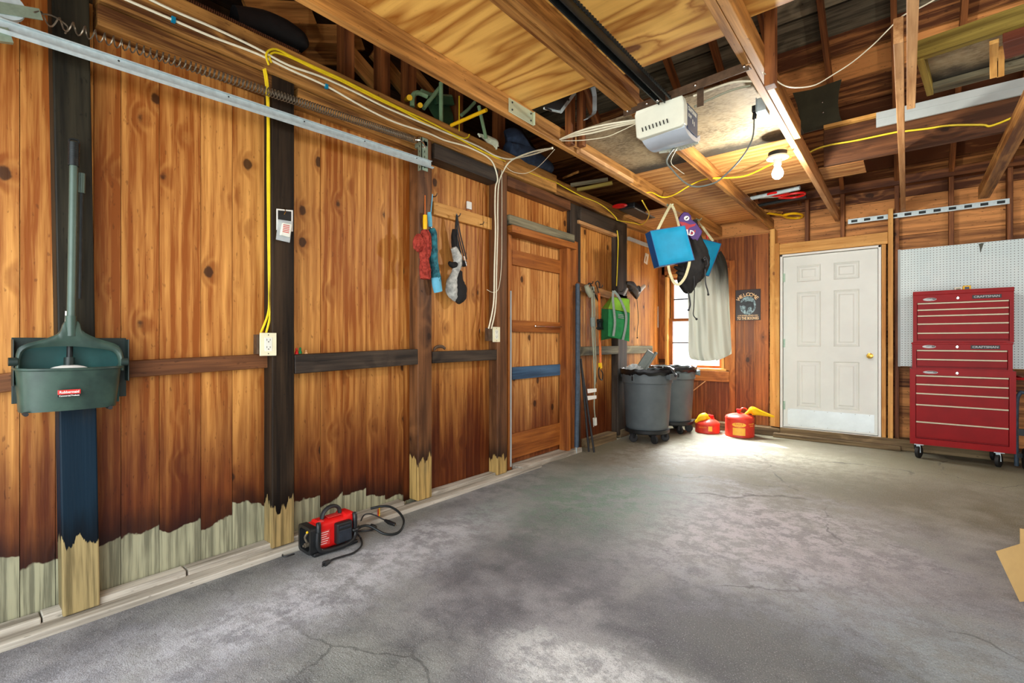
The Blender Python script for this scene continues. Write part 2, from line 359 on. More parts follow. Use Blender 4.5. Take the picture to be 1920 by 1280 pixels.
MT['umbred'] = plain('red_umbrella_cloth', S(158, 62, 50), .75, 0, .3, 44, col2=S(118, 42, 34), spec=.1, bump=.4)  # darker blotches painted in for the shade between the folds
MT['umbteal'] = plain('teal_umbrella_cloth', S(52, 124, 136), .6, 0, .35, 18, col2=S(16, 44, 56), spec=.15, bump=.4)
MT['umbsleeve'] = plain('sky_blue_cloth', S(98, 178, 206), .6, 0, .1, 18)
MT['greycloth'] = plain('grey_cloth', S(186, 188, 180), .7, 0, .22, 26, col2=S(140, 142, 136), bump=.5)
MT['jeans'] = plain('denim', S(40, 56, 78), .85, 0, .35, 18, bump=.4)
MT['rope'] = plain('white_rope', S(206, 212, 186), .8, 0, .15, 50)
MT['chairgreen'] = plain('green_chair_tube', S(132, 168, 128), .4, .1, .12, 12)
MT['chairdark'] = plain('green_chair_seat', S(48, 86, 58), .5, 0, .2, 12)
MT['cardboard'] = plain('cardboard', S(186, 154, 98), .8, 0, .10, 5)
MT['signblack'] = plain('sign_black', S(44, 34, 36), .5, 0, .15, 12)
MT['signtext'] = plain('sign_letters', S(222, 186, 140), .6, 0, .05, 20)
MT['signblue'] = plain('sign_picture', S(120, 140, 146), .6, 0, .6, 40, col2=S(30, 44, 52))
MT['moose'] = plain('sign_animal', S(36, 40, 46), .6, 0, .4, 40)
MT['paper'] = plain('paper', S(226, 222, 206), .7, 0, .06, 20)
MT['clear'] = plain('clear_blister', S(206, 214, 214), .15, 0, .06, 20, alpha=.55)
MT['olive'] = plain('dark_olive_ply', S(62, 62, 46), .45, 0, .2, 6)
MT['greyboard'] = plain('grey_siding', S(170, 178, 176), .6, 0, .06, 6)
MT['bluepipe'] = plain('dark_blue_pipe', S(54, 70, 84), .6, 0, .25, 30)
MT['glass'] = plain('window_glass', S(240, 245, 245), .02, 0, .0, 5, alpha=.12)
MT['lightgreen'] = plain('pale_green_plate', S(190, 200, 172), .45, .3, .05, 10)
MT['tealinside'] = plain('pan_inside', S(42, 88, 86), .35, 0, .2, 6)
# ---------------------------------------------------------------- special materials
def floor_material():
    t = NT('concrete_floor'); p = t.obj(); x, y, z = t.sep(p)[:3]
    n1 = t.noise(p, .8, 6, .6); n2 = t.noise(p, 3.2, 9, .68); n3 = t.noise(p, 46, 4, .7); n4 = t.noise(p, 190, 2, .6)
    col = t.mix(t.step(n2, .30, .68), S(78, 78, 82), S(150, 149, 150))
    col = t.mix(t.step(n1, .40, .62), col, t.mix(.55, col, S(112, 118, 104)))
    col = t.mix(t.math('MULTIPLY', t.step(y, 3.2, 4.6), .8), col, t.mix(.72, col, S(122, 113, 72)))  # olive tint towards the back: dirt plus a painted cast of the light
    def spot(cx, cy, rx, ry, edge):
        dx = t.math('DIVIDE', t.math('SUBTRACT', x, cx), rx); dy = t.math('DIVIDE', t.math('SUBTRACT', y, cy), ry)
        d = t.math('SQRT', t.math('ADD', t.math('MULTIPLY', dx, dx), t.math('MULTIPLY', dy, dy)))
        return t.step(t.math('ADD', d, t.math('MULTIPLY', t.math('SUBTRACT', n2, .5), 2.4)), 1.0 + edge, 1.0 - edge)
    wear_cast = t.step(t.noise(p, 9, 12, .8), .44, .56)
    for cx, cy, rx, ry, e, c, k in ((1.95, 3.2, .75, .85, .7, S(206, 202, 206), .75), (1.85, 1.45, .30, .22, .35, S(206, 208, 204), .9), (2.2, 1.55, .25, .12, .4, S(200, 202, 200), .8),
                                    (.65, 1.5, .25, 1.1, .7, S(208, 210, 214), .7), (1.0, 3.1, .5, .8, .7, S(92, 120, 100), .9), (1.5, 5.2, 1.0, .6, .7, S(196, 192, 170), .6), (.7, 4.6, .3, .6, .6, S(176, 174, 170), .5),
                                    (2.9, 2.4, .8, .35, .7, S(150, 164, 172), .5)):  # worn patches and colour casts of the light, painted in together
        m = t.math('MULTIPLY', t.math('MULTIPLY', spot(cx, cy, rx, ry, e), k), t.math('MULTIPLY_ADD', wear_cast, .65, .35))
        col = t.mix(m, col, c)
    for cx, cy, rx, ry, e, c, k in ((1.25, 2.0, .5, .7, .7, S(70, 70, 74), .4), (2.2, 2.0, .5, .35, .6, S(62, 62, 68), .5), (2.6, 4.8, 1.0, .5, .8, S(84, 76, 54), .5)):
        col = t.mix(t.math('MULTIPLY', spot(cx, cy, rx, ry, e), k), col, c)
    col = t.mix(t.math('MULTIPLY', t.step(n3, .40, .30), .35), col, S(50, 50, 50))
    col = t.mix(t.math('MULTIPLY', t.step(n4, .58, .70), .45), col, S(205, 205, 205))
    col = t.mix(t.math('MULTIPLY', t.step(n4, .42, .32), .45), col, S(48, 48, 50))
    wv = t.n('ShaderNodeVectorMath', operation='ADD'); nv = t.n('ShaderNodeTexNoise'); t.put(nv.inputs['Vector'], p); nv.inputs['Scale'].default_value = 2.6; nv.inputs['Detail'].default_value = 6
    t.put(wv.inputs[0], p); t.put(wv.inputs[1], t.scale(nv.outputs['Color'], (.5, .5, 0)))
    cr = t.voro(wv.outputs[0], .62, 'DISTANCE_TO_EDGE')
    crm = t.math('MULTIPLY', t.step(cr, .0055, .002), t.step(n1, .46, .56))
    col = t.mix(t.math('MULTIPLY', crm, .5), col, S(44, 44, 44))
    col = t.mix(t.math('MULTIPLY', t.step(t.noise(p, 70, 6, .75), .52, .64), .28), col, S(60, 58, 60))
    t.bump(t.math('ADD', t.math('ADD', n3, t.math('MULTIPLY', n4, .6)), t.math('MULTIPLY', n2, 2.2)), .7, .008)
    return t.out(col, t.math('MULTIPLY_ADD', n2, .3, .45), 0, .35)
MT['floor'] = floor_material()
def peg_material():
    t = NT('white_pegboard'); p = t.obj(); x, y, z = t.sep(p)[:3]
    fx = t.math('SUBTRACT', t.math('FRACT', t.math('DIVIDE', x, .0254)), .5); fz = t.math('SUBTRACT', t.math('FRACT', t.math('DIVIDE', z, .0254)), .5)
    d = t.math('SQRT', t.math('ADD', t.math('MULTIPLY', fx, fx), t.math('MULTIPLY', fz, fz)))
    return t.out(t.mix(t.step(d, .13, .17), S(70, 74, 72), t.mix(t.step(t.noise(p, 4, 4, .6), .3, .7), S(204, 222, 222), S(216, 230, 228))), .4)
MT['peg'] = peg_material()
def cover_material():
    t = NT('sheer_cover_cloth'); p = t.obj(); z = t.sep(p)[2]; n = t.noise(t.scale(p, (6, 6, 1.2)), 1., 4, .6)
    f = t.step(t.math('ADD', t.math('MULTIPLY_ADD', t.sep(p)[0], .9, z), t.math('MULTIPLY', t.math('SUBTRACT', n, .5), .5)), .78, 1.30)
    c = t.mix(f, S(204, 208, 192), S(44, 44, 38))
    t.b.inputs['Transmission Weight'].default_value = 0.
    t.b.inputs['Subsurface Weight'].default_value = .0
    return t.out(c, .75, 0, .2)
MT['cover'] = cover_material()

YB = 6.68                                            # boarded back wall
LOFT = 2.76
# ================================================================ SETTING
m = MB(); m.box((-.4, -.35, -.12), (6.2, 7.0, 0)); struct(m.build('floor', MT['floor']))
t_ = NT('driveway'); MT['drive'] = t_.out(t_.mix(t_.step(t_.noise(t_.obj(), 1.5, 6, .6), .3, .7), S(120, 120, 118), S(160, 158, 152)), .9)
m = MB(); m.box((-12, -14, -.2), (18, -.36, -.02)); struct(m.build('ground', MT['drive']))
m = MB(); m.box((-12, 7.1, -.3), (18, 22, -.1)); struct(m.build('ground_back', MT['drive']))

# left wall: vertical boards, cut by the door opening
cuts = [-60, 37, 104, 176, 227, 299, 377, 436, 503, 552, 601, 643, 687, 722, 757, 785, 809, 824, 850, 874, 901, 928, 958]
ys = [WX(u, 640, 0).y for u in cuts]
ys = [-.38] + ys
DY0, DY1, DZ = WX(958, 640, 0).y, WX(1062, 640, 0).y, 2.16
ys2 = [DY0 + (DY1 - DY0) * i / 6 for i in range(7)]
ys3 = [DY1]
while ys3[-1] < YB - .05: ys3.append(ys3[-1] + random.choice((.14, .16, .18, .2)))
ys3[-1] = YB
def roth(y): return max(-.3, .27 - .055 * max(0, y - .55) - .16 * max(0, y - 1.45) - .35 * max(0, y - 2.05))
m = MB()
def plank_run(ys_, z0, z1):
    for a, b in zip(ys_[:-1], ys_[1:]):
        dx = random.uniform(0, .004)
        m.box((-.025, a + .0012, z0), (-dx, b - .0012, z1), 2, random.uniform(.34, .66), roth((a + b) / 2))
plank_run(ys, .0, 2.62); plank_run(ys2, DZ, 2.62); plank_run(ys3, .0, 2.62)
struct(m.build('wall_left', MT['board']))
m = MB(); m.box((-.16, -.4, -.05), (-.03, 7.0, 2.70)); struct(m.build('wall_left_added_light_block', MT['atticdark']))  # unseen box added behind the boards to block light
# loft over the left wall: floor, outer boards, end boards
m = MB()
m.box((-1.3, -.4, 2.62), (-.02, 7.0, LOFT - .02), 1)
z = 2.6
while z < 5.4:
    m.box((-1.25, -.4, z), (-1.2, 7.0, z + .205), 1, random.uniform(.2, .8)); z += .21
struct(m.build('wall_left_gable', MT['atticdark']))
# back wall, left half: upright boards around the window
WX0, WX1, WZ0, WZ1 = .13, .86, .79, 2.06
m = MB(); x = 0.0
BX1 = WY(1441, 600, YB).x
while x < BX1 - .02:
    x2 = min(x + random.choice((.14, .17, .2)), BX1)
    for a, b, z0, z1 in ([(x, x2, .1, 2.50)] if (x2 <= WX0 - .06 or x >= WX1 + .06) else [(x, x2, .1, WZ0 - .03), (x, x2, WZ1, 2.50)]):
        m.box((a + .001, YB - random.uniform(0, .003), z0), (b - .001, YB + .03, z1), 2, random.uniform(.3, .7))
    x = x2
struct(m.build('wall_back', MT['backboard']))
# back wall, right half: sheathing boards lying flat behind the studs
m = MB(); z = .05
while z < 2.95:
    h = random.choice((.19, .21, .23))
    for xa, xb in ((-.3, WX0), (WX1, 6.2)) if (z + h > WZ0 and z < WZ1) else ((-.3, 6.2),):
        m.box((xa, YB + .07 + random.uniform(0, .006), z), (xb, YB + .1, z + h - .004), 0, random.uniform(.25, .75))
    z += h
struct(m.build('wall_back_sheathing', MT['sheath']))
m = MB(); m.box((-1.4, YB + .12, -.1), (WX0 - .02, YB + .2, 3.0)); m.box((WX1 + .02, YB + .12, -.1), (6.3, YB + .2, 3.0))
m.box((WX0 - .02, YB + .12, -.1), (WX1 + .02, YB + .2, WZ0 - .02)); m.box((WX0 - .02, YB + .12, WZ1 + .02), (WX1 + .02, YB + .2, 3.0)); struct(m.build('wall_back_outside', MT['atticdark']))
# right and front walls (behind the camera)
m = MB(); y = -.38
while y < 7.0: m.box((5.6, y, 0), (5.63, y + .2, 3.2), 2, random.uniform(.3, .7)); y += .202
m.box((5.64, -.4, -.1), (5.8, 7.0, 5.4)); struct(m.build('wall_right', MT['backboard']))
m = MB(); m.box((-1.4, -.38, 2.32), (5.8, -.3, 5.3), 0); m.box((-1.4, -.38, 0), (.1, -.3, 2.32), 2); m.box((5.45, -.38, 0), (5.8, -.3, 2.32), 2)
struct(m.build('wall_front', MT['backboard']))
# roof: boards on both slopes
RZ0, RSL, RIDGE = 2.93, .60, 3.15
def roofz(y): return RZ0 + RSL * ((YB + .07) - y) if y >= RIDGE else RZ0 + RSL * ((YB + .07) - RIDGE) - RSL * (RIDGE - y)
mr = MB(); mg = MB(); y = YB + .16; i = 0
while y > RIDGE:
    h = random.choice((.19, .22, .25)); y2 = y - h
    g = 4.75 < y < 5.30
    lift = (i % 2) * .012; p = V((2.2, y - .004, roofz(y) + .008 + lift)); q = V((2.2, y2 + .004, roofz(y2) + .008 + lift))
    tgt = mg if g else mr
    off = random.uniform(.1, .9)
    off3 = V((random.uniform(0, 30),) * 3)
    P = [V((-1.4, p.y, p.z)), V((6.2, p.y, p.z)), V((6.2, q.y, q.z)), V((-1.4, q.y, q.z))]
    P += [c + V((0, .012, .02)) for c in P]
    tgt.add(P, [(0, 1, 2, 3), (7, 6, 5, 4), (0, 4, 5, 1), (1, 5, 6, 2), (2, 6, 7, 3), (3, 7, 4, 0)], [V((c.x, c.y * 1.16, 0)) + off3 for c in P], off)
    y = y2; i += 1
y = RIDGE
while y > -.75:
    y2 = y - .19
    mr.add([V((-1.4, y, roofz(y) + .012)), V((6.2, y, roofz(y) + .012)), V((6.2, y2 + .004, roofz(y2) + .012)), V((-1.4, y2 + .004, roofz(y2) + .012))], [(0, 3, 2, 1)], None, random.uniform(.2, .8)); y = y2
struct(mr.build('ceiling', MT['sheath'])); struct(mg.build('ceiling_grey_boards', MT['sheathgrey']))
m = MB()
a, b, c = (YB + .2, RIDGE, -.8)
m.add([V((-1.5, a, roofz(a) + .06)), V((6.4, a, roofz(a) + .06)), V((6.4, b, roofz(b) + .06)), V((-1.5, b, roofz(b) + .06)), V((6.4, c, roofz(c) + .06)), V((-1.5, c, roofz(c) + .06))], [(0, 1, 2, 3), (3, 2, 4, 5)])
m.add([V((5.7, -.4, 2.9)), V((5.7, 7, 2.9)), V((5.7, RIDGE, 5.3))], [(0, 1, 2)]); m.add([V((-1.3, -.4, 2.5)), V((-1.3, 7, 2.5)), V((-1.3, RIDGE, 5.3))], [(0, 1, 2)])
struct(m.build('ceiling_outer', MT['atticdark']))
# sills
m = MB()
m.beam((.115, -.3, .012), (.115, 3.6, .012), .09, .03, (1, 0, 0), .6)
for y0, y1, k in ((-.3, .30, .5), (.305, .80, .7), (.81, 1.28, .55), (1.29, 2.1, .65), (2.25, 3.05, .6)):
    m.beam((.04, y0, .03), (.04 + random.uniform(0, .006), y1, .03 + random.uniform(-.004, .006)), .075, .045, (1, 0, 0), k)
struct(m.build('baseboard_left', MT['sill'], bevel=.004))
m = MB(); m.beam((.06, 4.55, .045), (.06, 5.15, .045), .12, .09, (1, 0, 0), .5); m.beam((.05, 5.3, .045), (.05, YB, .045), .10, .09, (1, 0, 0), .4)
struct(m.build('baseboard_left_end', MT['silldark'], bevel=.005))
m = MB(); m.box((0, YB - .13, 0), (1.56, YB + .02, .10), 0, .45); m.box((1.56, YB - .12, 0), (6, YB + .06, .115), 0, .55); m.box((1.5, YB - .2, 0), (2.7, YB - .125, .05), 0, .4)
struct(m.build('baseboard_back', MT['silldark'], bevel=.008))

# ---------------------------------------------------------------- posts
G = 'upright timber posts along the left board wall'
def post(name, u0, u1, mat, xf, label, ztop=2.59, r=.33, lean=0., x0=0.):
    y0, y1 = WX(u0, 900, xf).y, WX(u1, 900, xf).y
    mm = MB(); c = (y0 + y1) / 2; n = 9
    for k in range(1):
        mm.beam((x0 + (xf - x0) / 2, c, .03), (x0 + (xf - x0) / 2, c - lean, ztop), xf - x0, y1 - y0, (1, 0, 0), .5, r)
    o = mm.build(name, mat, None, (x0 + xf / 2, c, 0), bevel=.006)
    return tag(o, label, 'post', G)
post('timber_post', 118, 188, MT['postblue'], .10, 'black post with a bluish lower half carrying the hanging dustpan', r=.34, lean=.035)
post('timber_post', 510, 552, MT['postdark'], .10, 'dark post with a pale rotted foot beside the red air compressor', r=.26)
post('timber_post', 784, 810, MT['postbrown'], .10, 'brown post behind the red and teal umbrellas', r=.33)
post('timber_post', 933, 951, MT['postbrown'], .10, 'brown post between the white cables and the plank door', r=.18)
post('timber_post', 1070, 1089, MT['raildark'], .05, 'dark post just right of the plank door frame', r=-.3)
post('timber_post', 1159, 1176, MT['raildark'], .09, 'black post behind the green shopping bag', r=-.3)
# top plate and header strips
m = MB(); m.beam((.06, .47, 2.675), (.06, 3.9, 2.675), .12, .17, (1, 0, 0), .62); m.beam((.05, 3.9, 2.665), (.05, YB, 2.665), .10, .15, (1, 0, 0), .45)
tag(m.build('top_plate_beam', MT['beam'], None, (.06, 3.5, 2.59), bevel=.006), 'long brown timber on top of the left wall carrying yellow and white cables', 'beam')
m = MB(); m.beam((.05, .47, 2.54), (.05, WX(508, 160, .05).y, 2.54), .09, .09, (1, 0, 0), .12)
tag(m.build('header_board', MT['beam'], None, (.05, .8, 2.5), bevel=.004), 'brown board under the top beam, between the dustpan post and the next post', 'board')
a, b = WX(553, 160, .05).y, WX(780, 270, .05).y
m = MB(); m.beam((.045, a, 2.54), (.045, b, 2.54), .08, .09, (1, 0, 0), .5)
tag(m.build('header_board', MT['beam'], None, (.05, a, 2.5), bevel=.004), 'brown board under the top beam above the tall blank boards', 'board')
a, b = WX(811, 300, .1).y, WX(931, 330, .1).y
m = MB(); m.beam((.06, a, 2.525), (.06, b, 2.525), .12, .11, (1, 0, 0), .4)
tag(m.build('header_board', MT['raildark'], None, (.05, a, 2.47), bevel=.004), 'thick black board under the top beam above the umbrellas', 'board')
a, b = WX(952, 345, .1).y, WX(1070, 400, .1).y
m = MB(); m.beam((.05, a, 2.53), (.05, b, 2.53), .10, .09, (1, 0, 0), .4)
tag(m.build('header_board', MT['railbrown'], None, (.05, a, 2.48), bevel=.004), 'brown split board under the top beam above the plank door', 'board')
a, b = WX(1090, 400, .1).y, WX(1168, 430, .1).y
m = MB(); m.beam((.05, a, 2.50), (.05, b, 2.50), .09, .14, (1, 0, 0), .45)
o = tag(m.build('header_board', MT['raildark'], None, (.05, a, 2.43), bevel=.004), 'blue-black board under the top beam above the green bag', 'board')
m = MB(); m.beam((.05, a, 2.415), (.05, b - .1, 2.415), .05, .035, (1, 0, 0), .6); m.build('cleat', MT['joistpale'], o).location = V((0, 0, 0)) - o.location
m = MB(); m.beam((.03, WX(1178, 430, .03).y, 2.45), (.03, YB - .02, 2.45), .03, .04, (1, 0, 0), .7)
tag(m.build('wall_cleat', MT['greyboard'], None, (.03, 6, 2.43)), 'thin pale strip at the top of the left wall near the corner', 'strip')
# ---------------------------------------------------------------- rails between the posts
GR = 'short horizontal rails between the wall posts'
def rail(u0, vt0, vb0, u1, vt1, vb1, xf, mat, label, tone=.5, x0=0.):
    A = WX(u0, (vt0 + vb0) / 2, xf); B = WX(u1, (vt1 + vb1) / 2, xf)
    h = abs(WX(u0, vt0, xf).z - WX(u0, vb0, xf).z)
    A.x = B.x = (x0 + xf) / 2
    mm = MB(); mm.beam(A, B, xf - x0, h, (1, 0, 0), tone)
    return tag(mm.build('wall_rail', mat, None, V((xf / 2, A.y, min(A.z, B.z) - h / 2)), bevel=.005), label, 'rail', GR)
rail(-40, 706, 742, 117, 688, 720, .04, MT['railbrown'], 'brown rail mostly behind the hanging dustpan', .6)
rail(188, 679, 712, 508, 665, 687, .045, MT['railbrown'], 'thin brown rail left of the cream double outlet', .45)
rail(553, 665, 701, 784, 653, 684, .10, MT['raildark'], 'thick black rail holding a few tiny figurines', .5)
rail(811, 659, 681, 934, 655, 675, .09, MT['raildark'], 'black-brown rail below the hanging folding chair bag', .4)
rail(1088, 650, 667, 1160, 648, 664, .09, MT['railgrey'], 'grey rail behind the cords and the orange strap', .35)
rail(1172, 648, 663, 1224, 648, 662, .06, MT['railgrey'], 'pale grey rail above the nearer trash can', .6)

# ---------------------------------------------------------------- plank door in the left wall
d1 = thing('door_1', 'old plank door with a blue-painted bottom rail', 'door', (0, (DY0 + DY1) / 2, 0)); d1['kind'] = 'structure'
def dpart(mb, name, mat, **k):
    o = mb.build(name, mat, d1, **k); o.location = V((0, 0, 0)) - d1.location; return o
m = MB()
for a, b in zip(ys2[:-1], ys2[1:]): m.box((-.03, a + .001, .05), (-.012, b - .001, DZ), 2, random.uniform(.35, .65))
dpart(m, 'door_panel', MT['doorboard'])
def drail(name, vt, vb, mat, xx=.012, u=965):
    z1, z0 = WX(u, vt, 0).z, WX(u, vb, 0).z
    mm = MB(); mm.box((-.012, DY0 + .005, z0), (xx, DY1 - .005, z1), 1, .5); return dpart(mm, name, mat, bevel=.002)
drail('door_rail', 469, 497, MT['doorrail']); drail('door_rail', 600, 622, MT['doorrail']); drail('door_rail', 688, 711, MT['bluepaint'])
drail('door_rail', 812, 858, MT['doorrail'], .008)
m = MB(); p = WX(1004, 611, .03); q = WX(1061, 613, .03); m.tube([p, q], .006, 8); m.tube([p, p + V((-.03, 0, 0))], .006, 8); dpart(m, 'bolt_rod', MT['chrome'], smooth=True)
def jamb(u0, u1, vt, mat, xf, x0=0., tone=.5, name='door_jamb'):
    a, b = WX(u0, 640, xf).y, WX(u1, 640, xf).y
    mm = MB(); mm.box((x0, a, .02), (xf, b, WX((u0 + u1) / 2, vt, xf).z), 2, tone); return dpart(mm, name, mat, bevel=.003)
jamb(953, 960, 425, MT['doorrail'], .05); jamb(1064, 1070, 450, MT['doorrail'], .10, 0, .55); jamb(1070.5, 1084, 452, MT['doorrail'], .075, .05, .35)
m = MB(); z1 = WX(957, 402, .11).z; a, b = WX(955, 400, .11).y, WX(1077, 450, .11).y
m.box((0, a, z1 - .085), (.115, b, z1), 1, .45); dpart(m, 'door_lintel', MT['railgrey'], bevel=.005)
m = MB(); m.box((0, a + .02, z1 - .15), (.13, b + .02, z1 - .087), 1, .6); dpart(m, 'door_head', MT['doorrail'], bevel=.004)
m = MB(); m.box((-.03, DY0, 0), (.13, DY1 + .1, .045), 1, .5); dpart(m, 'threshold', MT['sill'], bevel=.004)
a = WX(958, 600, .055).y
m = MB(); m.box((.05, a - .008, .05), (.058, a + .006, WX(958, 545, .055).z), 2, .8); dpart(m, 'weather_strip', MT['greyboard'])

# ---------------------------------------------------------------- window
wn = thing('window_1', 'old wooden sash window with bright daylight behind', 'window', ((WX0 + WX1) / 2, YB, WZ0)); wn['kind'] = 'structure'
def wpart(mb, name, mat, par=None, **k):
    o = mb.build(name, mat, par or wn, **k); o.location = V((0, 0, 0)) - wn.location if par is None else V((0, 0, 0)); return o
m = MB(); fy0, fy1 = YB - .02, YB + .2
m.box((WX0 - .03, fy0, WZ0 - .02), (WX0, fy1, WZ1 + .03), 2, .8); m.box((WX1, fy0, WZ0 - .02), (WX1 + .03, fy1, WZ1 + .03), 2, .5); m.box((WX0 - .03, fy0, WZ1), (WX1 + .03, fy1, WZ1 + .03), 0, .6)
wpart(m, 'window_frame', MT['pine'])
m = MB(); m.box((WX0 - .03, YB - .025, WZ0 - .03), (WX1 + .06, YB + .14, WZ0), 0, .6); wpart(m, 'window_sill', MT['pine'], bevel=.004)
m = MB(); m.box((.002, YB - .03, .9), (WX0 - .032, YB + .02, 2.3), 2, .3); m.box((WX1 + .1, YB - .025, .1), (WX1 + .17, YB + .02, 2.2), 2, .45); m.box((.05, YB - .03, WZ1 + .03), (WX1 + .1, YB + .01, WZ1 + .16), 0, .35)
m.box((WX1 + .035, YB - .01, WZ0 - .02), (WX1 + .1, YB + .01, 2.1), 2, .6)
wpart(m, 'window_casing', MT['doorrail'], bevel=.003)
m = MB(); m.box((.10, YB - .035, WZ0 - .17), (WX1 + .1, YB + .01, WZ0 - .035), 0, .55); wpart(m, 'window_apron', MT['doorrail'], bevel=.003)
MID = WX(1240, 597, 0).z
MID = WY(1245, 600, YB).z
for nm, z0, z1, yy, mu in (('upper_sash', MID - .02, WZ1, YB + .10, (.5,)), ('lower_sash', WZ0, MID + .02, YB + .05, (.5,))):
    m = MB(); s_ = .045
    m.box((WX0, yy, z0), (WX0 + s_, yy + .035, z1), 2, .5); m.box((WX1 - s_, yy, z0), (WX1, yy + .035, z1), 2, .5)
    m.box((WX0 + s_, yy, z0), (WX1 - s_, yy + .035, z0 + .035), 0, .5); m.box((WX0 + s_, yy, z1 - .035), (WX1 - s_, yy + .035, z1), 0, .5)
    so = wpart(m, nm, MT['doorrail'])
    m = MB(); zc = (z0 + z1) / 2
    m.box((WX0 + s_, yy + .008, zc - .008), (WX1 - s_, yy + .028, zc + .008), 0, .3); wpart(m, 'glazing_bar', MT['raildark'], so)
    m = MB(); m.box((WX0 + s_, yy + .016, z0 + .035), (WX1 - s_, yy + .019, z1 - .035)); wpart(m, 'pane', MT['glass'], so)

# ---------------------------------------------------------------- white panelled door
YD = 6.60; X0, X1, Z0, Z1 = 1.592, 2.503, .125, 2.165
d2 = thing('door_2', 'white six-panel door with a brass knob and a steel kick plate', 'door', ((X0 + X1) / 2, YD, Z0)); d2['kind'] = 'structure'
def d2p(mb, name, mat, par=None, **k):
    o = mb.build(name, mat, par or d2, **k); o.location = (V((0, 0, 0)) - d2.location) if par is None else V((0, 0, 0)); return o
m = MB(); cols = ((1.735, 1.975), (2.10, 2.34)); rows = ((.37, .92), (1.09, 1.735), (1.855, 2.05))
xs = [X0, cols[0][0], cols[0][1], cols[1][0], cols[1][1], X1]; zs = [Z0, rows[0][0], rows[0][1], rows[1][0], rows[1][1], rows[2][0], rows[2][1], Z1]
for i in range(5):
    for j in range(7):
        if i in (1, 3) and j in (1, 3, 5):
            a, b, c, d = xs[i], xs[i + 1], zs[j], zs[j + 1]
            ring = [(0, 0), (.012, .010), (.030, .004), (.045, .004), (.06, -.003)]
            L = []
            for q, dy in ring: L.append([V((a + q, YD + dy, c + q)), V((b - q, YD + dy, c + q)), V((b - q, YD + dy, d - q)), V((a + q, YD + dy, d - q))])
            for A, B in zip(L[:-1], L[1:]):
                for k in range(4): m.add([A[k], A[(k + 1) % 4], B[(k + 1) % 4], B[k]], [(0, 1, 2, 3)])
            m.add(L[-1], [(0, 1, 2, 3)])
        else:
            m.add([V((xs[i], YD, zs[j])), V((xs[i + 1], YD, zs[j])), V((xs[i + 1], YD, zs[j + 1])), V((xs[i], YD, zs[j + 1]))], [(0, 1, 2, 3)])
m.box((X0, YD + .012, Z0), (X1, YD + .044, Z1))
slab = d2p(m, 'door_slab', MT['doorwhite'])
m = MB(); m.box((X0 + .045, YD - .003, .145), (X1 - .03, YD - .0005, .345)); kp = d2p(m, 'kick_plate', MT['kick'])
m = MB()
for i in range(7): m.ball((X0 + .06 + i * .13, YD - .004, .155), .004, 8, 5); m.ball((X0 + .06 + i * .13, YD - .004, .335), .004, 8, 5)
d2p(m, 'screws', MT['chrome'], slab, smooth=True)
m = MB(); kx, kz = X1 - .07, WY(1634, 667, YD).z
Mk = Matrix.Rotation(math.pi / 2, 4, 'X')
m.lathe([(.031, 0), (.031, .004), (.012, .008), (.010, .03), (.022, .038), (.028, .05), (.024, .062), (.0, .066)], (kx, YD, kz), 24, Mk)
d2p(m, 'door_knob', MT['brass'], smooth=True)
for zz in (.38, 1.13, 1.92):
    m = MB(); m.tube([(X0 - .004, YD - .008, zz - .05), (X0 - .004, YD - .008, zz + .05)], .007, 8); m.box((X0 - .002, YD - .003, zz - .05), (X0 + .02, YD - .0005, zz + .05)); d2p(m, 'hinge', MT['galvgreen'], smooth=True)
m = MB(); m.box((X0 - .03, YD - .03, .115), (X0 - .005, YD + .08, Z1 + .03), 2); m.box((X1 + .005, YD - .03, .115), (X1 + .03, YD + .08, Z1 + .03), 2); m.box((X0 - .03, YD - .03, Z1 + .006), (X1 + .03, YD + .08, Z1 + .03), 0)
m.box((X0 - .03, YD - .03, .10), (X1 + .03, YD + .08, .118), 0)
d2p(m, 'door_frame', MT['white'], bevel=.002)
# framing lumber round the white door, studs, plates
def lumber(name, a, b, mat, label, cat, g=2, tone=.5, group=None, bevel=.003):
    mm = MB(); mm.box(a, b, g, tone); return tag(mm.build(name, mat, None, ((a[0] + b[0]) / 2, (a[1] + b[1]) / 2, a[2]), bevel=bevel), label, cat, group)
GD = 'new pine lumber framing the white door'
lumber('framing_stud', (1.505, YD - .04, .115), (1.555, YB + .06, 2.34), MT['pine'], 'pine stud directly left of the white door', 'stud', 2, .35, GD)
lumber('framing_stud', (1.45, YD - .02, .115), (1.503, YB + .06, 2.525), MT['pine'], 'tall pine stud between the dark boards and the white door stud', 'stud', 2, .55, GD)
lumber('door_header', (1.556, YD - .04, 2.20), (2.59, YB + .06, 2.325), MT['pine'], 'pine header board across the top of the white door', 'header', 0, .5, GD)
lumber('framing_stud', (2.536, YD - .03, .115), (2.574, YB + .06, 2.198), MT['pine'], 'short pine stud touching the right side of the white door', 'stud', 2, .35, GD)
lumber('framing_stud', (2.592, YD - .05, .115), (2.635, YB + .06, 2.57), MT['pine'], 'tall pine stud reaching the metal strip, right of the white door', 'stud', 2, .6, GD)
GS = 'dark wall studs above and beside the white door'
sx = [1.83, 2.18, 2.665, 3.10, 3.52, 3.95, 4.4, 4.85, 5.3]
slab_ = ['dark stud over the left half of the white door header', 'dark stud over the right half of the white door header', 'red-brown full height stud between the white door and the pegboard', 'dark stud over the left part of the pegboard',
         'dark stud over the right part of the pegboard', 'dark stud past the right end of the pegboard'] + ['stud outside the picture'] * 3
for i, xx in enumerate(sx[:6]):
    z0 = 2.327 if xx < 2.5 else (.115 if xx < 2.9 else .115)
    lumber('wall_stud', (xx - .02, YB - .04, z0), (xx + .02, YB + .068, 2.83), MT['stud'], slab_[i], 'stud', 2, .45, GS)
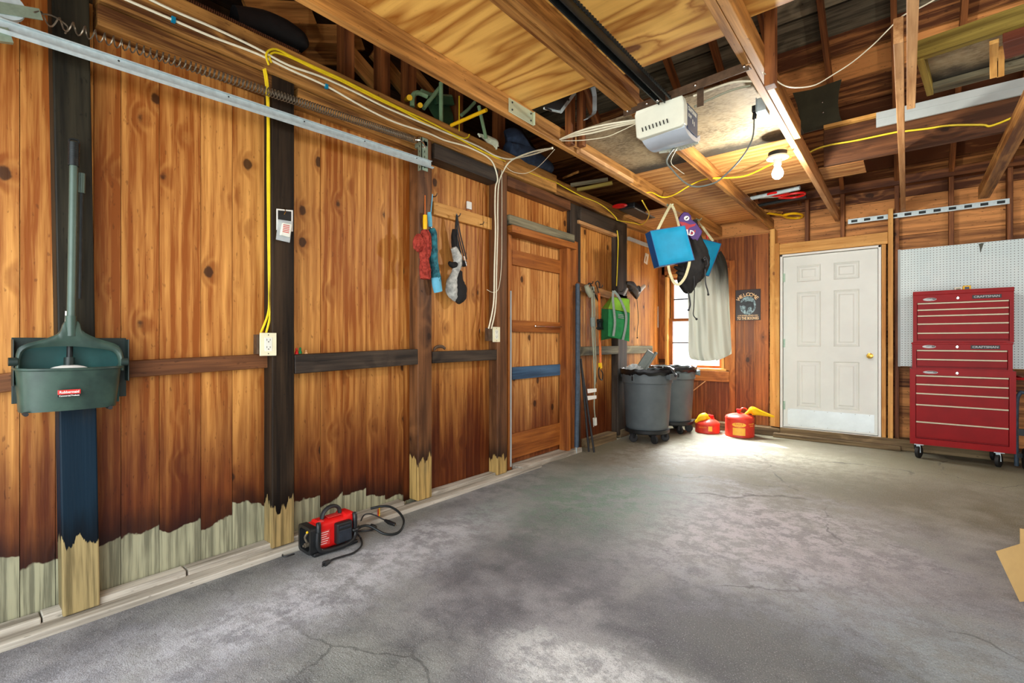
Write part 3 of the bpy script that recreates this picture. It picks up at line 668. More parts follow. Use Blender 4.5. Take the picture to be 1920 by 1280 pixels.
lumber('wall_top_plate', (-.02, YB - .05, 2.832), (5.6, YB + .068, 2.925), MT['stud'], 'long dark plate along the top of the back wall', 'plate', 0, .4)
# rafters on the back slope
GF = 'rafters under the roof boards'
rl = {1.3: 'rafter seen through the gap left of the opener bracket', 1.74: 'rafter seen through the gap right of the opener rail', 2.18: 'rafter ending behind the dark curved panel', 2.665: 'rafter running behind the pair of overhead joists', 3.10: 'rafter ending behind the yellowed wooden frame', 3.52: 'rafter at the right edge, above the diagonal-looking joist', .85: 'rafter above the first ceiling joist', .4: 'rafter nearest the left wall'}
for xx, lb in rl.items():
    ya, yb = YB + .15, RIDGE
    mm = MB(); mm.beam((xx, ya, roofz(ya) - .055), (xx, yb, roofz(yb) - .055), .042, .125, (1, 0, 0), .5)
    tag(mm.build('rafter', MT['stud'], None, (xx, ya, roofz(ya) - .12), bevel=.003), lb, 'rafter', GF)
# ================================================================ OVERHEAD
GJ = 'ceiling joists running away from the camera'
def joist(x0, x1, y0, y1, mat, label, z0=2.53, z1=2.65, tone=.5, wob=0.):
    mm = MB(); mm.box((x0, y0, z0), (x1, y1, z1), 1, tone)
    return tag(mm.build('ceiling_joist', mat, None, ((x0 + x1) / 2, y0, z0), bevel=.003), label, 'joist', GJ)
joist(.83, .87, .2, YB - .02, MT['joist'], 'long ceiling joist nearest the left wall, carrying the pale green plate', tone=.55)
joist(.871, .91, 3.04, 3.92, MT['joistpale'], 'short pale strip doubled onto the joist above the plank door', 2.53, 2.56, .6)
joist(1.44, 1.48, .3, 2.74, MT['joist'], 'ceiling joist left of the opener rail, ending at the brown bracket', tone=.45)
joist(1.482, 1.52, .3, 2.70, MT['joist'], 'short joist doubled beside the one left of the opener rail', 2.54, tone=.35)
joist(1.44, 1.48, 2.76, YB - .02, MT['joist'], 'ceiling joist from behind the opener to the pine stud by the white door', tone=.35)
joist(2.11, 2.15, .3, 2.60, MT['joist'], 'ceiling joist at the top edge, right of the opener rail', tone=.6)
joist(2.152, 2.192, .3, 3.78, MT['joist'], 'yellowish joist doubled beside the one carrying the bulb', tone=.62)
joist(2.11, 2.15, 2.61, YB - .02, MT['joistpale'], 'ceiling joist carrying the lit bulb', tone=.4)
joist(2.70, 2.738, 2.86, YB - .06, MT['joistpale'], 'long pale joist directly overhead, crossing the grey siding strip', tone=.45)
joist(2.748, 2.788, .3, 3.72, MT['joistpale'], 'short pale joist overhead at the top edge, right of its longer neighbour', tone=.5)
m = MB(); m.tube([WZ(1925, 210, 2.565), WZ(1888, 285, 2.56), WZ(1856, 362, 2.555)], [.042, .040, .036], 10)
o = joist(3.28, 3.36, 3.9, 6.45, MT['joist'], 'thick rounded joist at the right edge below the big plank', 2.52, 2.63, .4)
o.rotation_euler = (0, 0, 0)
# plywood and other sheets on the joists
def sheet(name, x0, x1, y0, y1, mat, label, z=2.651, g=0, tone=.5, th=.014):
    mm = MB(); mm.box((x0, y0, z), (x1, y1, z + th), g, tone)
    return tag(mm.build(name, mat, None, ((x0 + x1) / 2, (y0 + y1) / 2, z)), label, 'sheet', 'sheets lying on the ceiling joists')
sheet('plywood_sheet', .855, 2.18, .35, 2.50, MT['ply'], 'yellow plywood sheet with dark knots, above the opener rail', tone=.55)
sheet('plywood_sheet', 2.19, 3.3, .2, 2.43, MT['ply'], 'yellow plywood sheet corner right of the yellowish joist at the top', tone=.5)
sheet('particle_board_sheet', .86, 2.17, 2.98, 4.05, MT['osb'], 'grey-brown dark-edged sheet right behind the opener', tone=.5)
sheet('plywood_sheet', .86, 2.15, 4.055, 5.31, MT['plyrough'], 'pale plywood sheet behind the lit bulb', tone=.45)
sheet('plywood_sheet', -.02 + .14, 1.47, 5.325, 6.46, MT['plyrough'], 'pale rough plywood sheet above the hanging cushions', tone=.55)
sheet('plywood_scrap', 2.155, 2.47, 4.96, 5.31, MT['plyrough'], 'short plywood scrap right of the bulb joist, behind the wide plank', tone=.45)
# big plank across, strips
m = MB(); m.box((2.195, 4.90, 2.652), (5.5, 4.945, 2.96), 0, .35)
tag(m.build('roof_purlin_plank', MT['railbrown'], None, (3.6, 4.92, 2.652), bevel=.004), 'wide brown plank spanning the right side with the yellow cable across it', 'plank')
m = MB(); m.box((2.20, 4.86, 2.965), (2.78, 4.95, 2.99), 0, .6)
tag(m.build('shelf_strip', MT['pine'], None, (2.4, 4.9, 2.965)), 'pine strip under the dark curved panel', 'strip')
p = WY(1643, 213, 4.82); q = WY(1643, 240, 4.82)
m = MB(); m.box((p.x, 4.80, q.z), (4.6, 4.82, p.z), 0); m.box((p.x + .001, 4.797, (p.z + q.z) / 2 - .002), (4.6, 4.8, (p.z + q.z) / 2 + .002), 0)
tag(m.build('siding_strip', MT['greyboard'], None, (p.x, 4.81, q.z), bevel=.002), 'long pale grey siding strip lying across the right side', 'siding')
# dark curved panel
YC = 5.0
out = [WY(*q, YC) for q in ((1494, 253), (1500, 222), (1494, 195), (1486, 174), (1520, 168), (1550, 158), (1578, 148), (1573, 170), (1571, 192), (1574, 215), (1580, 230))]
t = thing('bentwood_seat', 'dark olive curved panel with two bright screws, leaning under the roof', 'panel', out[0])
m = MB(); m.prism([q - out[0] for q in out], (0, .014, 0)); m.build('panel', MT['olive'], t, bevel=.003)
m = MB()
for q in ((1542, 192), (1543, 211)): m.ball(WY(*q, YC - .003) - out[0], .008, 8, 6)
m.build('screws', MT['chrome'], t, smooth=True)
# yellowed frame lying across the joists
ZF = 2.66
t = thing('wooden_frame', 'yellowed wooden frame with a plywood panel lying above the grey siding strip', 'frame', WZ(1716, 112, ZF))
L0 = t.location.copy()
A, B = WZ(1716, 112, ZF), WZ(1942, 38, ZF); Cc, D = WZ(1736, 178, ZF), WZ(1942, 124, ZF)
m = MB(); m.beam(A - L0 + V((0, 0, .04)), B - L0 + V((0, 0, .04)), .05, .09, None, .45); m.build('rail', MT['lime'], t)
m = MB(); m.beam(Cc - L0 + V((0, 0, .03)), D - L0 + V((0, 0, .03)), .10, .03, None, .35); m.build('rail', MT['railgrey'], t)
m = MB(); m.beam(A - L0 + V((.02, 0, .04)), Cc - L0 + V((.02, 0, .04)), .03, .10, None, .55); m.build('crosspiece', MT['lime'], t)
m = MB(); m.prism([A - L0 + V((0, 0, .07)), B - L0 + V((0, 0, .07)), D - L0 + V((0, 0, .05)), Cc - L0 + V((0, 0, .05))], (0, 0, .01)); m.build('panel', MT['osb'], t)
for i, (u, v0, v1, w_, lb) in enumerate(((1864, 78, 143, .035, 'pale short pine block upright in the yellowed frame, left one'), (1876, 90, 141, .03, 'pale short pine block upright in the yellowed frame, beside the red-brown block'))):
    a = WZ(u, v0, ZF - .012); b = WZ(u, v1, ZF - .012)
    mm = MB(); mm.beam(a, b, w_, .02, None, .7); tag(mm.build('pine_block', MT['pine'], None, b, bevel=.002), lb, 'block', 'pine blocks in the yellowed frame')
a = WZ(1882, 88, ZF - .03); b = WZ(1945, 68, ZF - .03)
mm = MB(); mm.beam(a, b, .20, .05, None, .5); tag(mm.build('wood_block', MT['brownblock'], None, a, bevel=.003), 'dark red-brown board stub at the right edge over the yellowed frame', 'board')
# strut beside the doubled joist and struts up from the first joist
GST = 'upright struts from the joists to the roof'
for u, vb, xx, lb, wd in ((1445, 163, 2.215, 'strut rising beside the bulb joist to the roof', .06), (1069, 272, .90, 'brown strut rising from the first joist behind the metal bracket', .06), (1090, 275, .95, 'darker strut rising next to the brown one above the first joist', .05), (1120, 205, .97, 'slanted strut under the roof left of the opener bracket', .05)):
    b = WX(u, vb, xx); tp = V((xx, b.y + (.9 if 'slanted' in lb else 0), roofz(b.y) - .1)) if 'slanted' not in lb else V((xx, b.y - .9, b.z + .75))
    mm = MB(); mm.beam((xx, b.y, min(b.z, 2.66) if 'slanted' not in lb else b.z - .1), tp, wd, .05, (0, 1, 0), .5)
    tag(mm.build('roof_strut', MT['stud'], None, (xx, b.y, b.z), bevel=.003), lb, 'strut', GST)
# loft studs along the left gable and braces behind them
GL = 'studs of the dark loft over the left wall'
for i, (u, v, lb) in enumerate(((648, 120, 'loft stud left of the dark braces'), (716, 150, 'loft stud between the two diagonal braces'), (766, 170, 'loft stud left of the yellow rods'), (855, 210, 'loft stud right of the green folding chair'), (935, 250, 'loft stud left of the jeans'),)):
    b = WX(u, v, -.06); mm = MB(); mm.beam((-.06, b.y, LOFT - .02), (-.06, b.y, roofz(b.y) - .05), .09, .075, (1, 0, 0), .5)
    tag(mm.build('loft_stud', MT['stud'], None, (-.06, b.y, LOFT - .02), bevel=.003), lb, 'stud', GL)
GB = 'old boards of the dark loft'
for (u0, v0, u1, v1, xx, wd, lb, tn) in ((655, 100, 715, 168, -.15, .12, 'diagonal loft brace left of the middle stud', .7), (700, 95, 768, 178, -.22, .12, 'diagonal loft brace right of the middle stud', .6), (770, 130, 840, 215, -.25, .10, 'diagonal loft brace behind the yellow rods', .5),
                                     (470, 38, 590, 40, -.3, .22, 'uppermost flat board in the loft at the top edge', .7), (530, 70, 675, 72, -.3, .16, 'middle flat board in the loft over the black vinyl roll', .6), (560, 100, 640, 103, -.3, .14, 'lowest flat board in the loft over the black vinyl roll', .35)):
    mm = MB(); mm.beam(WX(u0, v0, xx), WX(u1, v1, xx), .03, wd, (1, 0, 0), tn)
    tag(mm.build('loft_board', MT['joist'] if tn > .5 else MT['beam'], None, WX(u0, v0, xx), bevel=.003), lb, 'board', GB)
# ---------------------------------------------------------------- things lying in the loft
XL = .06
def TX(pts, xx): return [WX(u, v, xx if not isinstance(xx, list) else xx[i]) for i, (u, v) in enumerate(pts)]
def tubething(name, mat, pts, r, label, cat, n=8, smooth=3, group=None, **k):
    mm = MB(); mm.tube(pts, r, n, smooth=smooth, **k); return tag(mm.build(name, mat, None, pts[0], smooth=True), label, cat, group)
p = TX([(440, 52), (490, 58), (530, 72), (560, 88), (572, 100)], -.02)
mm = MB(); mm.tube([q + V((0, 0, .02)) for q in p], [.09, .09, .085, .07, .03], 14, ell=.55, smooth=4); o = mm.build('vinyl_roll', MT['black'], None, p[0], smooth=True)
tag(o, 'rolled black vinyl lying on top of the left beam', 'roll')
mm = MB()
for u0, v0, u1, v1 in ((480, 50, 528, 55), (496, 40, 500, 66), (515, 42, 520, 70)): mm.tube(TX([(u0, v0), (u1, v1)], -.1), .012, 8)
tag(mm.build('folded_frame', MT['blacksteel'], None, WX(500, 60, -.1), smooth=True), 'small black folded frame lying behind the vinyl roll', 'frame')
hp = []
A, B = WX(330, -8, .09), WX(560, 110, .09)
for i in range(60 * 8):
    f = i / (60 * 8 - 1); th = f * 60 * 2 * math.pi
    c = A.lerp(B, f); c.z = LOFT + .016; hp.append(c + V((.014 * math.cos(th), 0, .014 * math.sin(th))))
mm = MB(); mm.tube(hp, .0035, 5); tag(mm.build('rusty_spring', MT['rust'], None, A, smooth=True), 'rusty coil spring lying along the top edge of the left beam', 'spring')
# green folding chair
c0 = WX(850, 232, .02)
t = thing('folding_chair', 'green metal folding chair stored in the loft behind the beam', 'chair', c0)
def cp(name, mat, lst, r, **k):
    mm = MB()
    for pts in lst: mm.tube([q - c0 for q in pts], r, 8, smooth=4)
    return mm.build(name, mat, t, smooth=True, **k)
cp('tube_frame', MT['chairgreen'], [TX([(773, 200), (774, 180), (784, 174), (800, 180)], .05)], .018)
cp('leg', MT['chairgreen'], [TX([(827, 155), (827, 230)], .07)], .016)
cp('leg', MT['chairgreen'], [TX([(826, 163), (808, 185), (794, 203)], .04)], .016)
cp('leg', MT['chairgreen'], [TX([(890, 192), (878, 205), (865, 216)], .0)], .014)
cp('rear_bar', MT['chairgreen'], [TX([(790, 170), (812, 178), (846, 181)], -.02)], .014)
mm = MB(); q0 = WX(826, 205, -.02) - c0
mm.lathe([(.001, -.012), (.11, -.012), (.135, 0), (.11, .012), (.001, .012)], q0, 28, Matrix.Rotation(math.radians(75), 4, 'Y')); mm.build('seat', MT['chairdark'], t, smooth=True)
mm = MB(); mm.beam(WX(815, 188, .0) - c0, WX(848, 190, .0) - c0, .03, .06, (1, 0, 0)); mm.build('back_panel', MT['chairdark'], t)
GY = 'yellow rods in the loft'
tubething('yellow_rod', MT['yellowplastic'], TX([(757, 192), (768, 183)], [-.2, .07]), .020, 'short yellow rod end left of the green chair, upper one', 'rod', 10, 0, GY)
tubething('yellow_rod', MT['yellowplastic'], TX([(780, 203), (788, 197)], [-.1, .08]), .018, 'short yellow rod end left of the green chair, lower one', 'rod', 10, 0, GY)
tubething('yellow_rod', MT['yellowplastic'], TX([(846, 235), (912, 206)], [.13, .5]), .013, 'long slanted yellow stick in front of the loft stud', 'rod', 10, 0, GY)
tubething('yellow_line', MT['yellow'], TX([(861, 180), (861, 246)], .13), .004, 'thin yellow cord hanging straight down before the loft stud', 'cord', 6, 0)
tubething('loft_pole', MT['chairgreen'], TX([(898, 200), (911, 258)], [.3, .14]), .014, 'pale green pole leaning in the loft above the rope bundle', 'pole', 10, 0)
mm = MB(); q0 = WX(915, 266, .12)
for i in range(9):
    a = i * .35
    mm.tube([q0 + V((.02 * math.sin(a), -.12, .012 * math.cos(a * 2) + .012)), q0 + V((.025 * math.cos(a), -.02, .02 + .02 * math.sin(a))), q0 + V((.02 * math.sin(a + 1), .08, .005 + .03 * math.cos(a))), q0 + V((.02 * math.cos(a), .10, -.012 + .02 * math.sin(a * 3)))], .008, 6, smooth=4)
tag(mm.build('rope_bundle', MT['rope'], None, q0, smooth=True), 'bundle of white rope sagging over the top of the beam', 'rope')
mm = MB()
mm.tube(TX([(948, 262), (965, 262), (985, 290)], [.0, .05, .05]), [.09, .12, .10], 16, ell=.8, smooth=5, pleat=.06, pn=5)
mm.tube(TX([(950, 280), (985, 295), (1028, 318)], [.06, .08, .05]), [.07, .10, .07], 16, ell=.8, smooth=5, pleat=.08, pn=4)
tag(mm.build('jeans_pile', MT['jeans'], None, WX(985, 300, .06), smooth=True), 'crumpled dark blue jeans lying on the beam', 'clothes')
tubething('loft_stick', MT['joist'], TX([(1056, 334), (1084, 322)], [.0, .25]), .012, 'short pale stick end poking out over the beam above the plank door', 'stick', 8, 0)
GLS = 'long slats lying in the loft'
for a, b, lb in (((1070, 347), (1140, 336), 'grey slat lying in the loft, upper of two'), ((1082, 356), (1148, 343), 'yellow-green slat lying in the loft, lower of two')):
    A, B = WX(*a, .12), WX(*b, .45); mm = MB(); mm.beam(A, B, .03, .03)
    tag(mm.build('loft_lath', MT['railgrey'] if 'grey' in lb[:5] else MT['lime'], None, A), lb, 'slat', GLS)
mm = MB(); mm.ball(WX(1162, 386, .25), (.09, .07, .022)); tag(mm.build('red_float', MT['redplastic'], None, WX(1162, 386, .25), smooth=True), 'small red object lying in the loft near the corner', 'object')
A = WX(1200, 395, .3); mm = MB(); mm.beam(A + V((0, -.35, -.02)), A + V((0, .25, -.02)), .2, .07); o = tag(mm.build('ski_bag', MT['black'], None, A, bevel=.02), 'black padded case lying in the loft near the corner', 'case')
# chrome frame and bracket under the plywood
q0 = WX(1050, 195, .95)
t = thing('metal_chair_frame', 'bright metal folding frame with black webbing poking out under the plywood', 'frame', q0)
mm = MB(); mm.beam(WX(1077, 172, .95) - q0, WX(1050, 208, .95) - q0, .012, .035, (1, 0, 0)); mm.beam(WX(1050, 210, .95) - q0, WX(1020, 203, .95) - q0, .01, .012, (1, 0, 0)); mm.build('side_bar', MT['galv'], t)
mm = MB()
for k in range(4): mm.beam(WX(1022 + k * 11, 202 - k * 6, .96) - q0, WX(1034 + k * 11, 208 - k * 7, .96) - q0, .006, .012, (1, 0, 0))
mm.prism([WX(u, v, .97) - q0 for u, v in ((1020, 200), (1050, 206), (1072, 176), (1048, 186))], (.004, 0, 0)); mm.build('webbing', MT['black'], t)
pts = TX([(1112, 163), (1115, 180), (1115, 208), (1113, 214), (1098, 224)], 1.02)
mm = MB()
for a, b in zip(pts[:-1], pts[1:]): mm.beam(a, b, .035, .005, (1, 0, 0))
tag(mm.build('metal_bracket', MT['galv'], None, pts[0], bevel=.002), 'bent metal strap hanging under the plywood near the opener', 'bracket')
# pale green plate on the first joist
t = thing('joist_plate', 'pale green metal plate screwed to the side of the first joist', 'plate', WX(978, 226, .874))
a, b = WX(955, 203, .874), WX(1000, 243, .874); L0 = t.location
mm = MB(); y0, y1 = WX(954, 220, .874).y, WX(1000, 236, .874).y
mm.box(V((.872, y0, 2.548)) - L0, V((.876, y1, 2.634)) - L0); mm.box(V((.872, y1 - .003, 2.548)) - L0, V((.89, y1, 2.634)) - L0); mm.build('plate', MT['lightgreen'], t, bevel=.001)
mm = MB()
for yy in (y0 + .03, y1 - .03):
    for zz in (2.57, 2.615): mm.ball(V((.877, yy, zz)) - L0, .006, 8, 5)
mm.build('screws', MT['blacksteel'], t, smooth=True)

# ---------------------------------------------------------------- garage door track, spring, hanger
p0, p1 = WX(-30, 42, .22), WX(812, 312, .22)
t = thing('garage_door_track', 'galvanised garage door track running along the left wall', 'track', p1)
mm = MB(); d = (p1 - p0).normalized(); L = (p1 - p0).length
prof = [(-.012, .040), (-.012, .036), (.0, .036), (.0, -.004), (-.018, -.012), (-.030, -.006), (-.030, -.010), (-.018, -.017), (.003, -.008), (.003, .040)]
vs = []
for c in (p0, p1):
    for a, b in prof: vs.append(c + V((-a - .02, 0, b)) - t.location)
n = len(prof); mm.add(vs, [(n + i, n + (i + 1) % n, (i + 1) % n, i) for i in range(n)] + [list(range(n)), list(range(n, 2 * n))[::-1]]); mm.build('track_rail', MT['galv'], t)
pts = [p0 + d * .02 + V((-.01, 0, .02)) - t.location]
for k in range(1, 7): a = k * .25; pts.append(p0 - t.location + V((-.01, -.30 * math.sin(a), .02 - .30 * (1 - math.cos(a)))))
mm = MB()
for a, b in zip(pts[:-1], pts[1:]): mm.beam(a, b, .004, .045, (1, 0, 0))
mm.build('curved_section', MT['galv'], t)
mm = MB()
for f in (.18, .38, .56, .74, .93): c = p0.lerp(p1, f) + V((.0045, 0, .018)) - t.location; mm.ball(c, .004, 8, 5)
mm.build('bolt_holes', MT['blacksteel'], t, smooth=True)
# hanger angle
h0 = WX(800, 300, .20); y_ = h0.y
th = thing('track_hanger', 'perforated grey-green angle iron holding the end of the garage door track', 'bracket', (.2, y_, h0.z))
zt, zb = WX(798, 258, .20).z, WX(806, 322, .20).z
mm = MB(); o_ = th.location
mm.box(V((.185, y_ - .035, zb)) - o_, V((.190, y_ + .02, zt)) - o_); mm.box(V((.15, y_ - .035, zb)) - o_, V((.19, y_ - .031, zt)) - o_); mm.box(V((.10, y_ - .02, zt - .05)) - o_, V((.19, y_ + .015, zt - .02)) - o_); mm.build('angle', MT['galvgreen'], th)
mm = MB()
for k in range(6):
    zz = zb + .015 + k * (zt - zb) / 6.2; mm.tube([V((.1895, y_ - .01, zz)) - o_, V((.1895, y_ - .01, zz + .014)) - o_], .003, 6); mm.tube([V((.167, y_ - .0345, zz)) - o_, V((.167, y_ - .0345, zz + .014)) - o_], .003, 6)
mm.build('slots', MT['blacksteel'], th, smooth=True)
# extension spring
A, B = WX(62, 28, .19), WX(778, 262, .19)
t = thing('extension_spring', 'long coil spring stretched above the garage door track', 'spring', B)
hp = []; turns = 105
for i in range(turns * 9 + 1):
    f = i / (turns * 9); g = f ** .72; th_ = f * turns * 2 * math.pi
    c = A.lerp(B, g) - t.location; hp.append(c + V((.021 * math.cos(th_), 0, .021 * math.sin(th_))))
mm = MB(); mm.tube(hp, .0030, 5); mm.build('coil', MT['steel'], t, smooth=True)
mm = MB(); mm.tube([A - t.location - V((0, .03, -.0)), A - t.location - V((0, .08, -.02)), A - t.location + V((0, -.14, .0))], .006, 8, smooth=4)
mm.tube([B - t.location, B - t.location + V((0, .05, .01)), B - t.location + V((0, .09, -.02)), B - t.location + V((0, .06, -.03))], .006, 8, smooth=4); mm.build('end_hook', MT['chrome'], t, smooth=True)
q0 = WX(12, 12, .19)
t = thing('pulley', 'metal pulley wheel at the front end of the track in the upper left corner', 'pulley', q0)
mm = MB(); My = Matrix.Rotation(math.pi / 2, 4, 'Y'); mm.lathe([(.012, -.012), (.05, -.012), (.042, 0), (.05, .012), (.012, .012)], (0, 0, 0), 28, My); mm.build('wheel', MT['galv'], t, smooth=True)
mm = MB(); mm.beam((.016, -.05, -.03), (.016, .09, .01), .004, .04, (1, 0, 0)); mm.beam((.012, -.06, -.13), (.012, .01, -.11), .02, .05, (1, 0, 0)); mm.build('bracket', MT['galvgreen'], t)
pts = [V((.01, .06, .0)), V((.0, .12, .03)), V((-.02, .17, .02)), V((.0, .16, -.02))]
mm = MB(); mm.tube(pts, .003, 6, smooth=4); mm.build('cable', MT['steel'], t, smooth=True)

# ---------------------------------------------------------------- opener, its rail and bracket
t = thing('opener_rail', 'dark steel garage opener rail with its chain', 'rail', (1.68, 2.6, 2.505))
mm = MB(); mm.beam((-.012, -2.4, .0), (-.012, .03, .0), .006, .045, (1, 0, 0)); mm.beam((.022, -2.4, .0), (.022, .03, .0), .006, .045, (1, 0, 0)); mm.beam((.005, -2.4, .022), (.005, .03, .022), .04, .005, (1, 0, 0)); mm.build('channel', MT['blacksteel'], t)
mm = MB()
for k in range(220):
    y = -2.4 + k * .0112; mm.box((.040 if k % 2 else .043, y, .0), (.052 if k % 2 else .049, y + .0095, .012))
mm.build('chain', MT['blacksteel'], t)
mm = MB(); mm.ball((-.016, -.10, -.005), .010, 10, 6); mm.ball((.0, -.02, -.02), .010, 10, 6); mm.build('bolts', MT['chrome'], t, smooth=True)
ZB = 2.528
t = thing('support_bracket', 'brown slotted steel angle spanning the joists above the opener', 'bracket', (1.78, 2.68, ZB))
a, b = WZ(1172, 214, ZB) - t.location, WZ(1406, 126, ZB) - t.location
mm = MB(); a.z = b.z = 0; mm.beam(a, b, .045, .004); mm.beam(a + V((0, -.02, .0)), b + V((0, -.02, .0)), .004, .045); mm.build('angle', MT['brownsteel'], t)
mm = MB(); mm.beam(V((-.19, .0, .0)), V((-.19, 0, -.05)), .03, .004, (1, 0, 0)); mm.beam(V((.10, 0, .0)), V((.10, 0, -.10)), .035, .004, (1, 0, 0)); mm.build('drop_strap', MT['brownsteel'], t)
mm = MB()
for f in (.04, .22, .62, .97): c = a.lerp(b, f) + V((0, -.024, .0)); mm.ball(c, .010, 10, 6)
mm.build('bolts', MT['chrome'], t, smooth=True)
# opener body
OX0, OX1, OY0, OY1, OZ0, OZ1 = 1.52, 1.80, 2.66, 2.90, 2.345, 2.50
t = thing('garage_door_opener', 'white garage door opener with a navy side panel hanging under the joists', 'opener', ((OX0 + OX1) / 2, OY0, OZ0)); o_ = t.location.copy()
cx, ww = 0., (OX1 - OX0) / 2; H = OZ1 - OZ0; Dp = OY1 - OY0
mm = MB()
fr = [V((-ww - .015, .0, H - .02)), V((-ww, -.012, H)), V((ww - .012, -.004, H + .015)), V((ww, .0, H - .03)), V((ww, .0, .012)), V((ww - .02, -.006, -.002)), V((-ww + .02, -.012, -.012)), V((-ww - .004, .0, .006))]
mm.prism(fr, (0, .055, 0)); mm.box((-ww, .05, .02), (ww - .03, Dp, H - .01)); mm.build('front_cover', MT['opener'], t, bevel=.008)
mm = MB()
for k in range(8):
    x = -ww + .045 + k * .021; mm.beam((x, -.0135, .022 + k * .0012), (x - .006, -.013, .046 + k * .0012), .005, .004, (1, 0, 0))
mm.build('vent_slots', MT['blacksteel'], t)
mm = MB(); mm.box((ww - .035, .05, -.002), (ww, Dp - .02, H - .015)); sp = mm.build('side_panel', MT['navy'], t, bevel=.003)
mm = MB(); mm.text('CRAFTSMAN', (ww + .0005, .125, H * .74), (0, 1, 0), (0, 0, 1), .032, width=.135); mm.text('1/2 HP', (ww + .0005, .085, H * .50), (0, 1, 0), (0, 0, 1), .026, width=.05)
mm.box((ww + .0002, .13, .05), (ww + .001, .138, .075)); mm.box((ww + .0002, .155, .045), (ww + .001, .163, .07)); mm.build('lettering', MT['whiteplastic'], sp)
mm = MB(); mm.sheet(lambda a, b: (-ww + .02 + a * (2 * ww - .025), .02 + b * (Dp + .02), -.006 - .035 * math.sin(math.pi * b) ** .7 + (.012 * b)), 10, 10, (0, 0, .03)); mm.build('light_lens', MT['lens'], t, smooth=True)
mm = MB(); mm.sheet(lambda a, b: (-ww + .03 + a * (2 * ww - .04), Dp + .015 + .03 * math.sin(math.pi * a) + .02 * b, -.018 + b * .055), 14, 4, (0, .012, 0)); rc = mm.build('rear_cover', MT['opener'], t, smooth=True)
mm = MB()
for k in range(9): x = -ww + .08 + k * .02; mm.box((x, Dp + .018, -.02), (x + .006, Dp + .05, -.017))
mm.build('vent_slots', MT['alu'], rc)

# ---------------------------------------------------------------- bulb on the joist
lp = WD(1458, 262, 3.52); lp.z = 2.529
t = thing('ceiling_lamp', 'lit bare bulb in a lamp holder under the ceiling joist', 'lamp', lp)
mm = MB(); mm.lathe([(.001, 0), (.062, 0), (.062, -.03), (.001, -.031)], (0, 0, 0), 28); mm.build('electrical_box', MT['blacksteel'], t, smooth=True)
mm = MB(); mm.lathe([(.001, -.031), (.07, -.031), (.072, -.045), (.03, -.052), (.024, -.095), (.001, -.095)], (0, 0, 0), 28); mm.build('socket', MT['bulbbase'], t, smooth=True)
mm = MB(); mm.lathe([(.014, -.096), (.020, -.108), (.034, -.135), (.038, -.155), (.034, -.175), (.018, -.192), (.0, -.196)], (0, 0, 0), 24); mm.build('bulb', MT['bulb'], t, smooth=True)
ld = bpy.data.lights.new('bulb_light', 'POINT'); lo = bpy.data.objects.new('bulb_light', ld); COL.objects.link(lo); lo.location = lp + V((0, 0, -.25)); ld.energy = 55; ld.shadow_soft_size = .04; ld.color = (1, .96, .89)
t2 = copy_tree(t); t2.location = (4.55, 3.3, 2.60); t2['label'] = 'added bulb out of view on the right that brightens that side'
ld2 = ld.copy(); ld2.energy = 45; lo2 = bpy.data.objects.new('bulb_light', ld2); COL.objects.link(lo2); lo2.location = V(t2.location) + V((0, 0, -.25))  # unseen lamp added to lift the light on the right side
# outlet on the joist with the cord of the opener
q = WD(1418, 214, 2.95); q = V((2.10, q.y, 2.56))
t = thing('ceiling_outlet', 'metal outlet box with a black plug on the joist right of the opener', 'outlet', q)
mm = MB(); mm.box((-.05, -.05, -.03), (.0, .05, .05)); mm.box((-.055, -.056, -.035), (-.05, .056, .055)); mm.build('box', MT['galv'], t, bevel=.004)
mm = MB(); mm.box((-.085, -.02, -.01), (-.055, .02, .03)); mm.tube([(-.07, 0, .0), (-.075, 0, -.05)], .012, 8); mm.build('plug', MT['black'], t, bevel=.004)

# ---------------------------------------------------------------- cables
def cable(name, mat, pts, r, label, cat='cable', group=None, smooth=4): return tubething(name, mat, pts, r, label, cat, 6, smooth, group)
GW = 'white cables on the left beam'
XB = .126
cable('white_cable', MT['wire'], TX([(255, -14), (325, 20), (400, 52), (480, 90), (540, 122), (600, 143), (660, 170), (720, 200), (776, 224), (834, 248), (896, 274), (927, 291), (952, 298)], XB + .004) + [WX(970, 296, .22), WX(1000, 289, .45), WX(1036, 277, .82)], .0062, 'upper white cable along the left beam ending at the first joist', 'cable', GW)
cable('white_cable', MT['wire'], TX([(210, -12), (330, 40), (400, 70), (480, 100), (542, 130), (613, 162), (680, 200), (740, 229), (801, 249), (834, 263), (870, 273), (896, 284), (915, 295), (926, 309), (933, 335), (929, 351), (928, 390), (929, 432), (927, 503), (926, 560), (922, 590), (916, 616)], [XB] * 12 + [.128] * 10), .006, 'lower white cable along the beam running down to the wall outlet', 'cable', GW)
cable('white_cable', MT['wire'], [WX(1036, 278, .82), WX(1000, 284, .5), WX(960, 300, .2)] + TX([(944, 320), (935, 345), (933, 390), (933, 432), (931, 503), (930, 560), (927, 590), (921, 616)], .115), .0062, 'white cable dropping from the joist beside the plank door to the wall outlet', 'cable', GW)
cable('thin_wire', MT['wire'], TX([(940, 315), (941, 345), (941, 430), (940, 500), (935, 540), (925, 548), (913, 543)], .112), .0022, 'thin white wire hanging beside the white cables with a curled end', 'wire')
cable('thin_wire', MT['wire'], [WX(948, 312, XB), WX(962, 322, .15), WX(985, 325, .25), WX(1010, 312, .45), WX(1040, 280, .83)], .0022, 'thin white wire sagging from the beam to the first joist', 'wire')
GO = 'pale cables between the first joist and the opener'
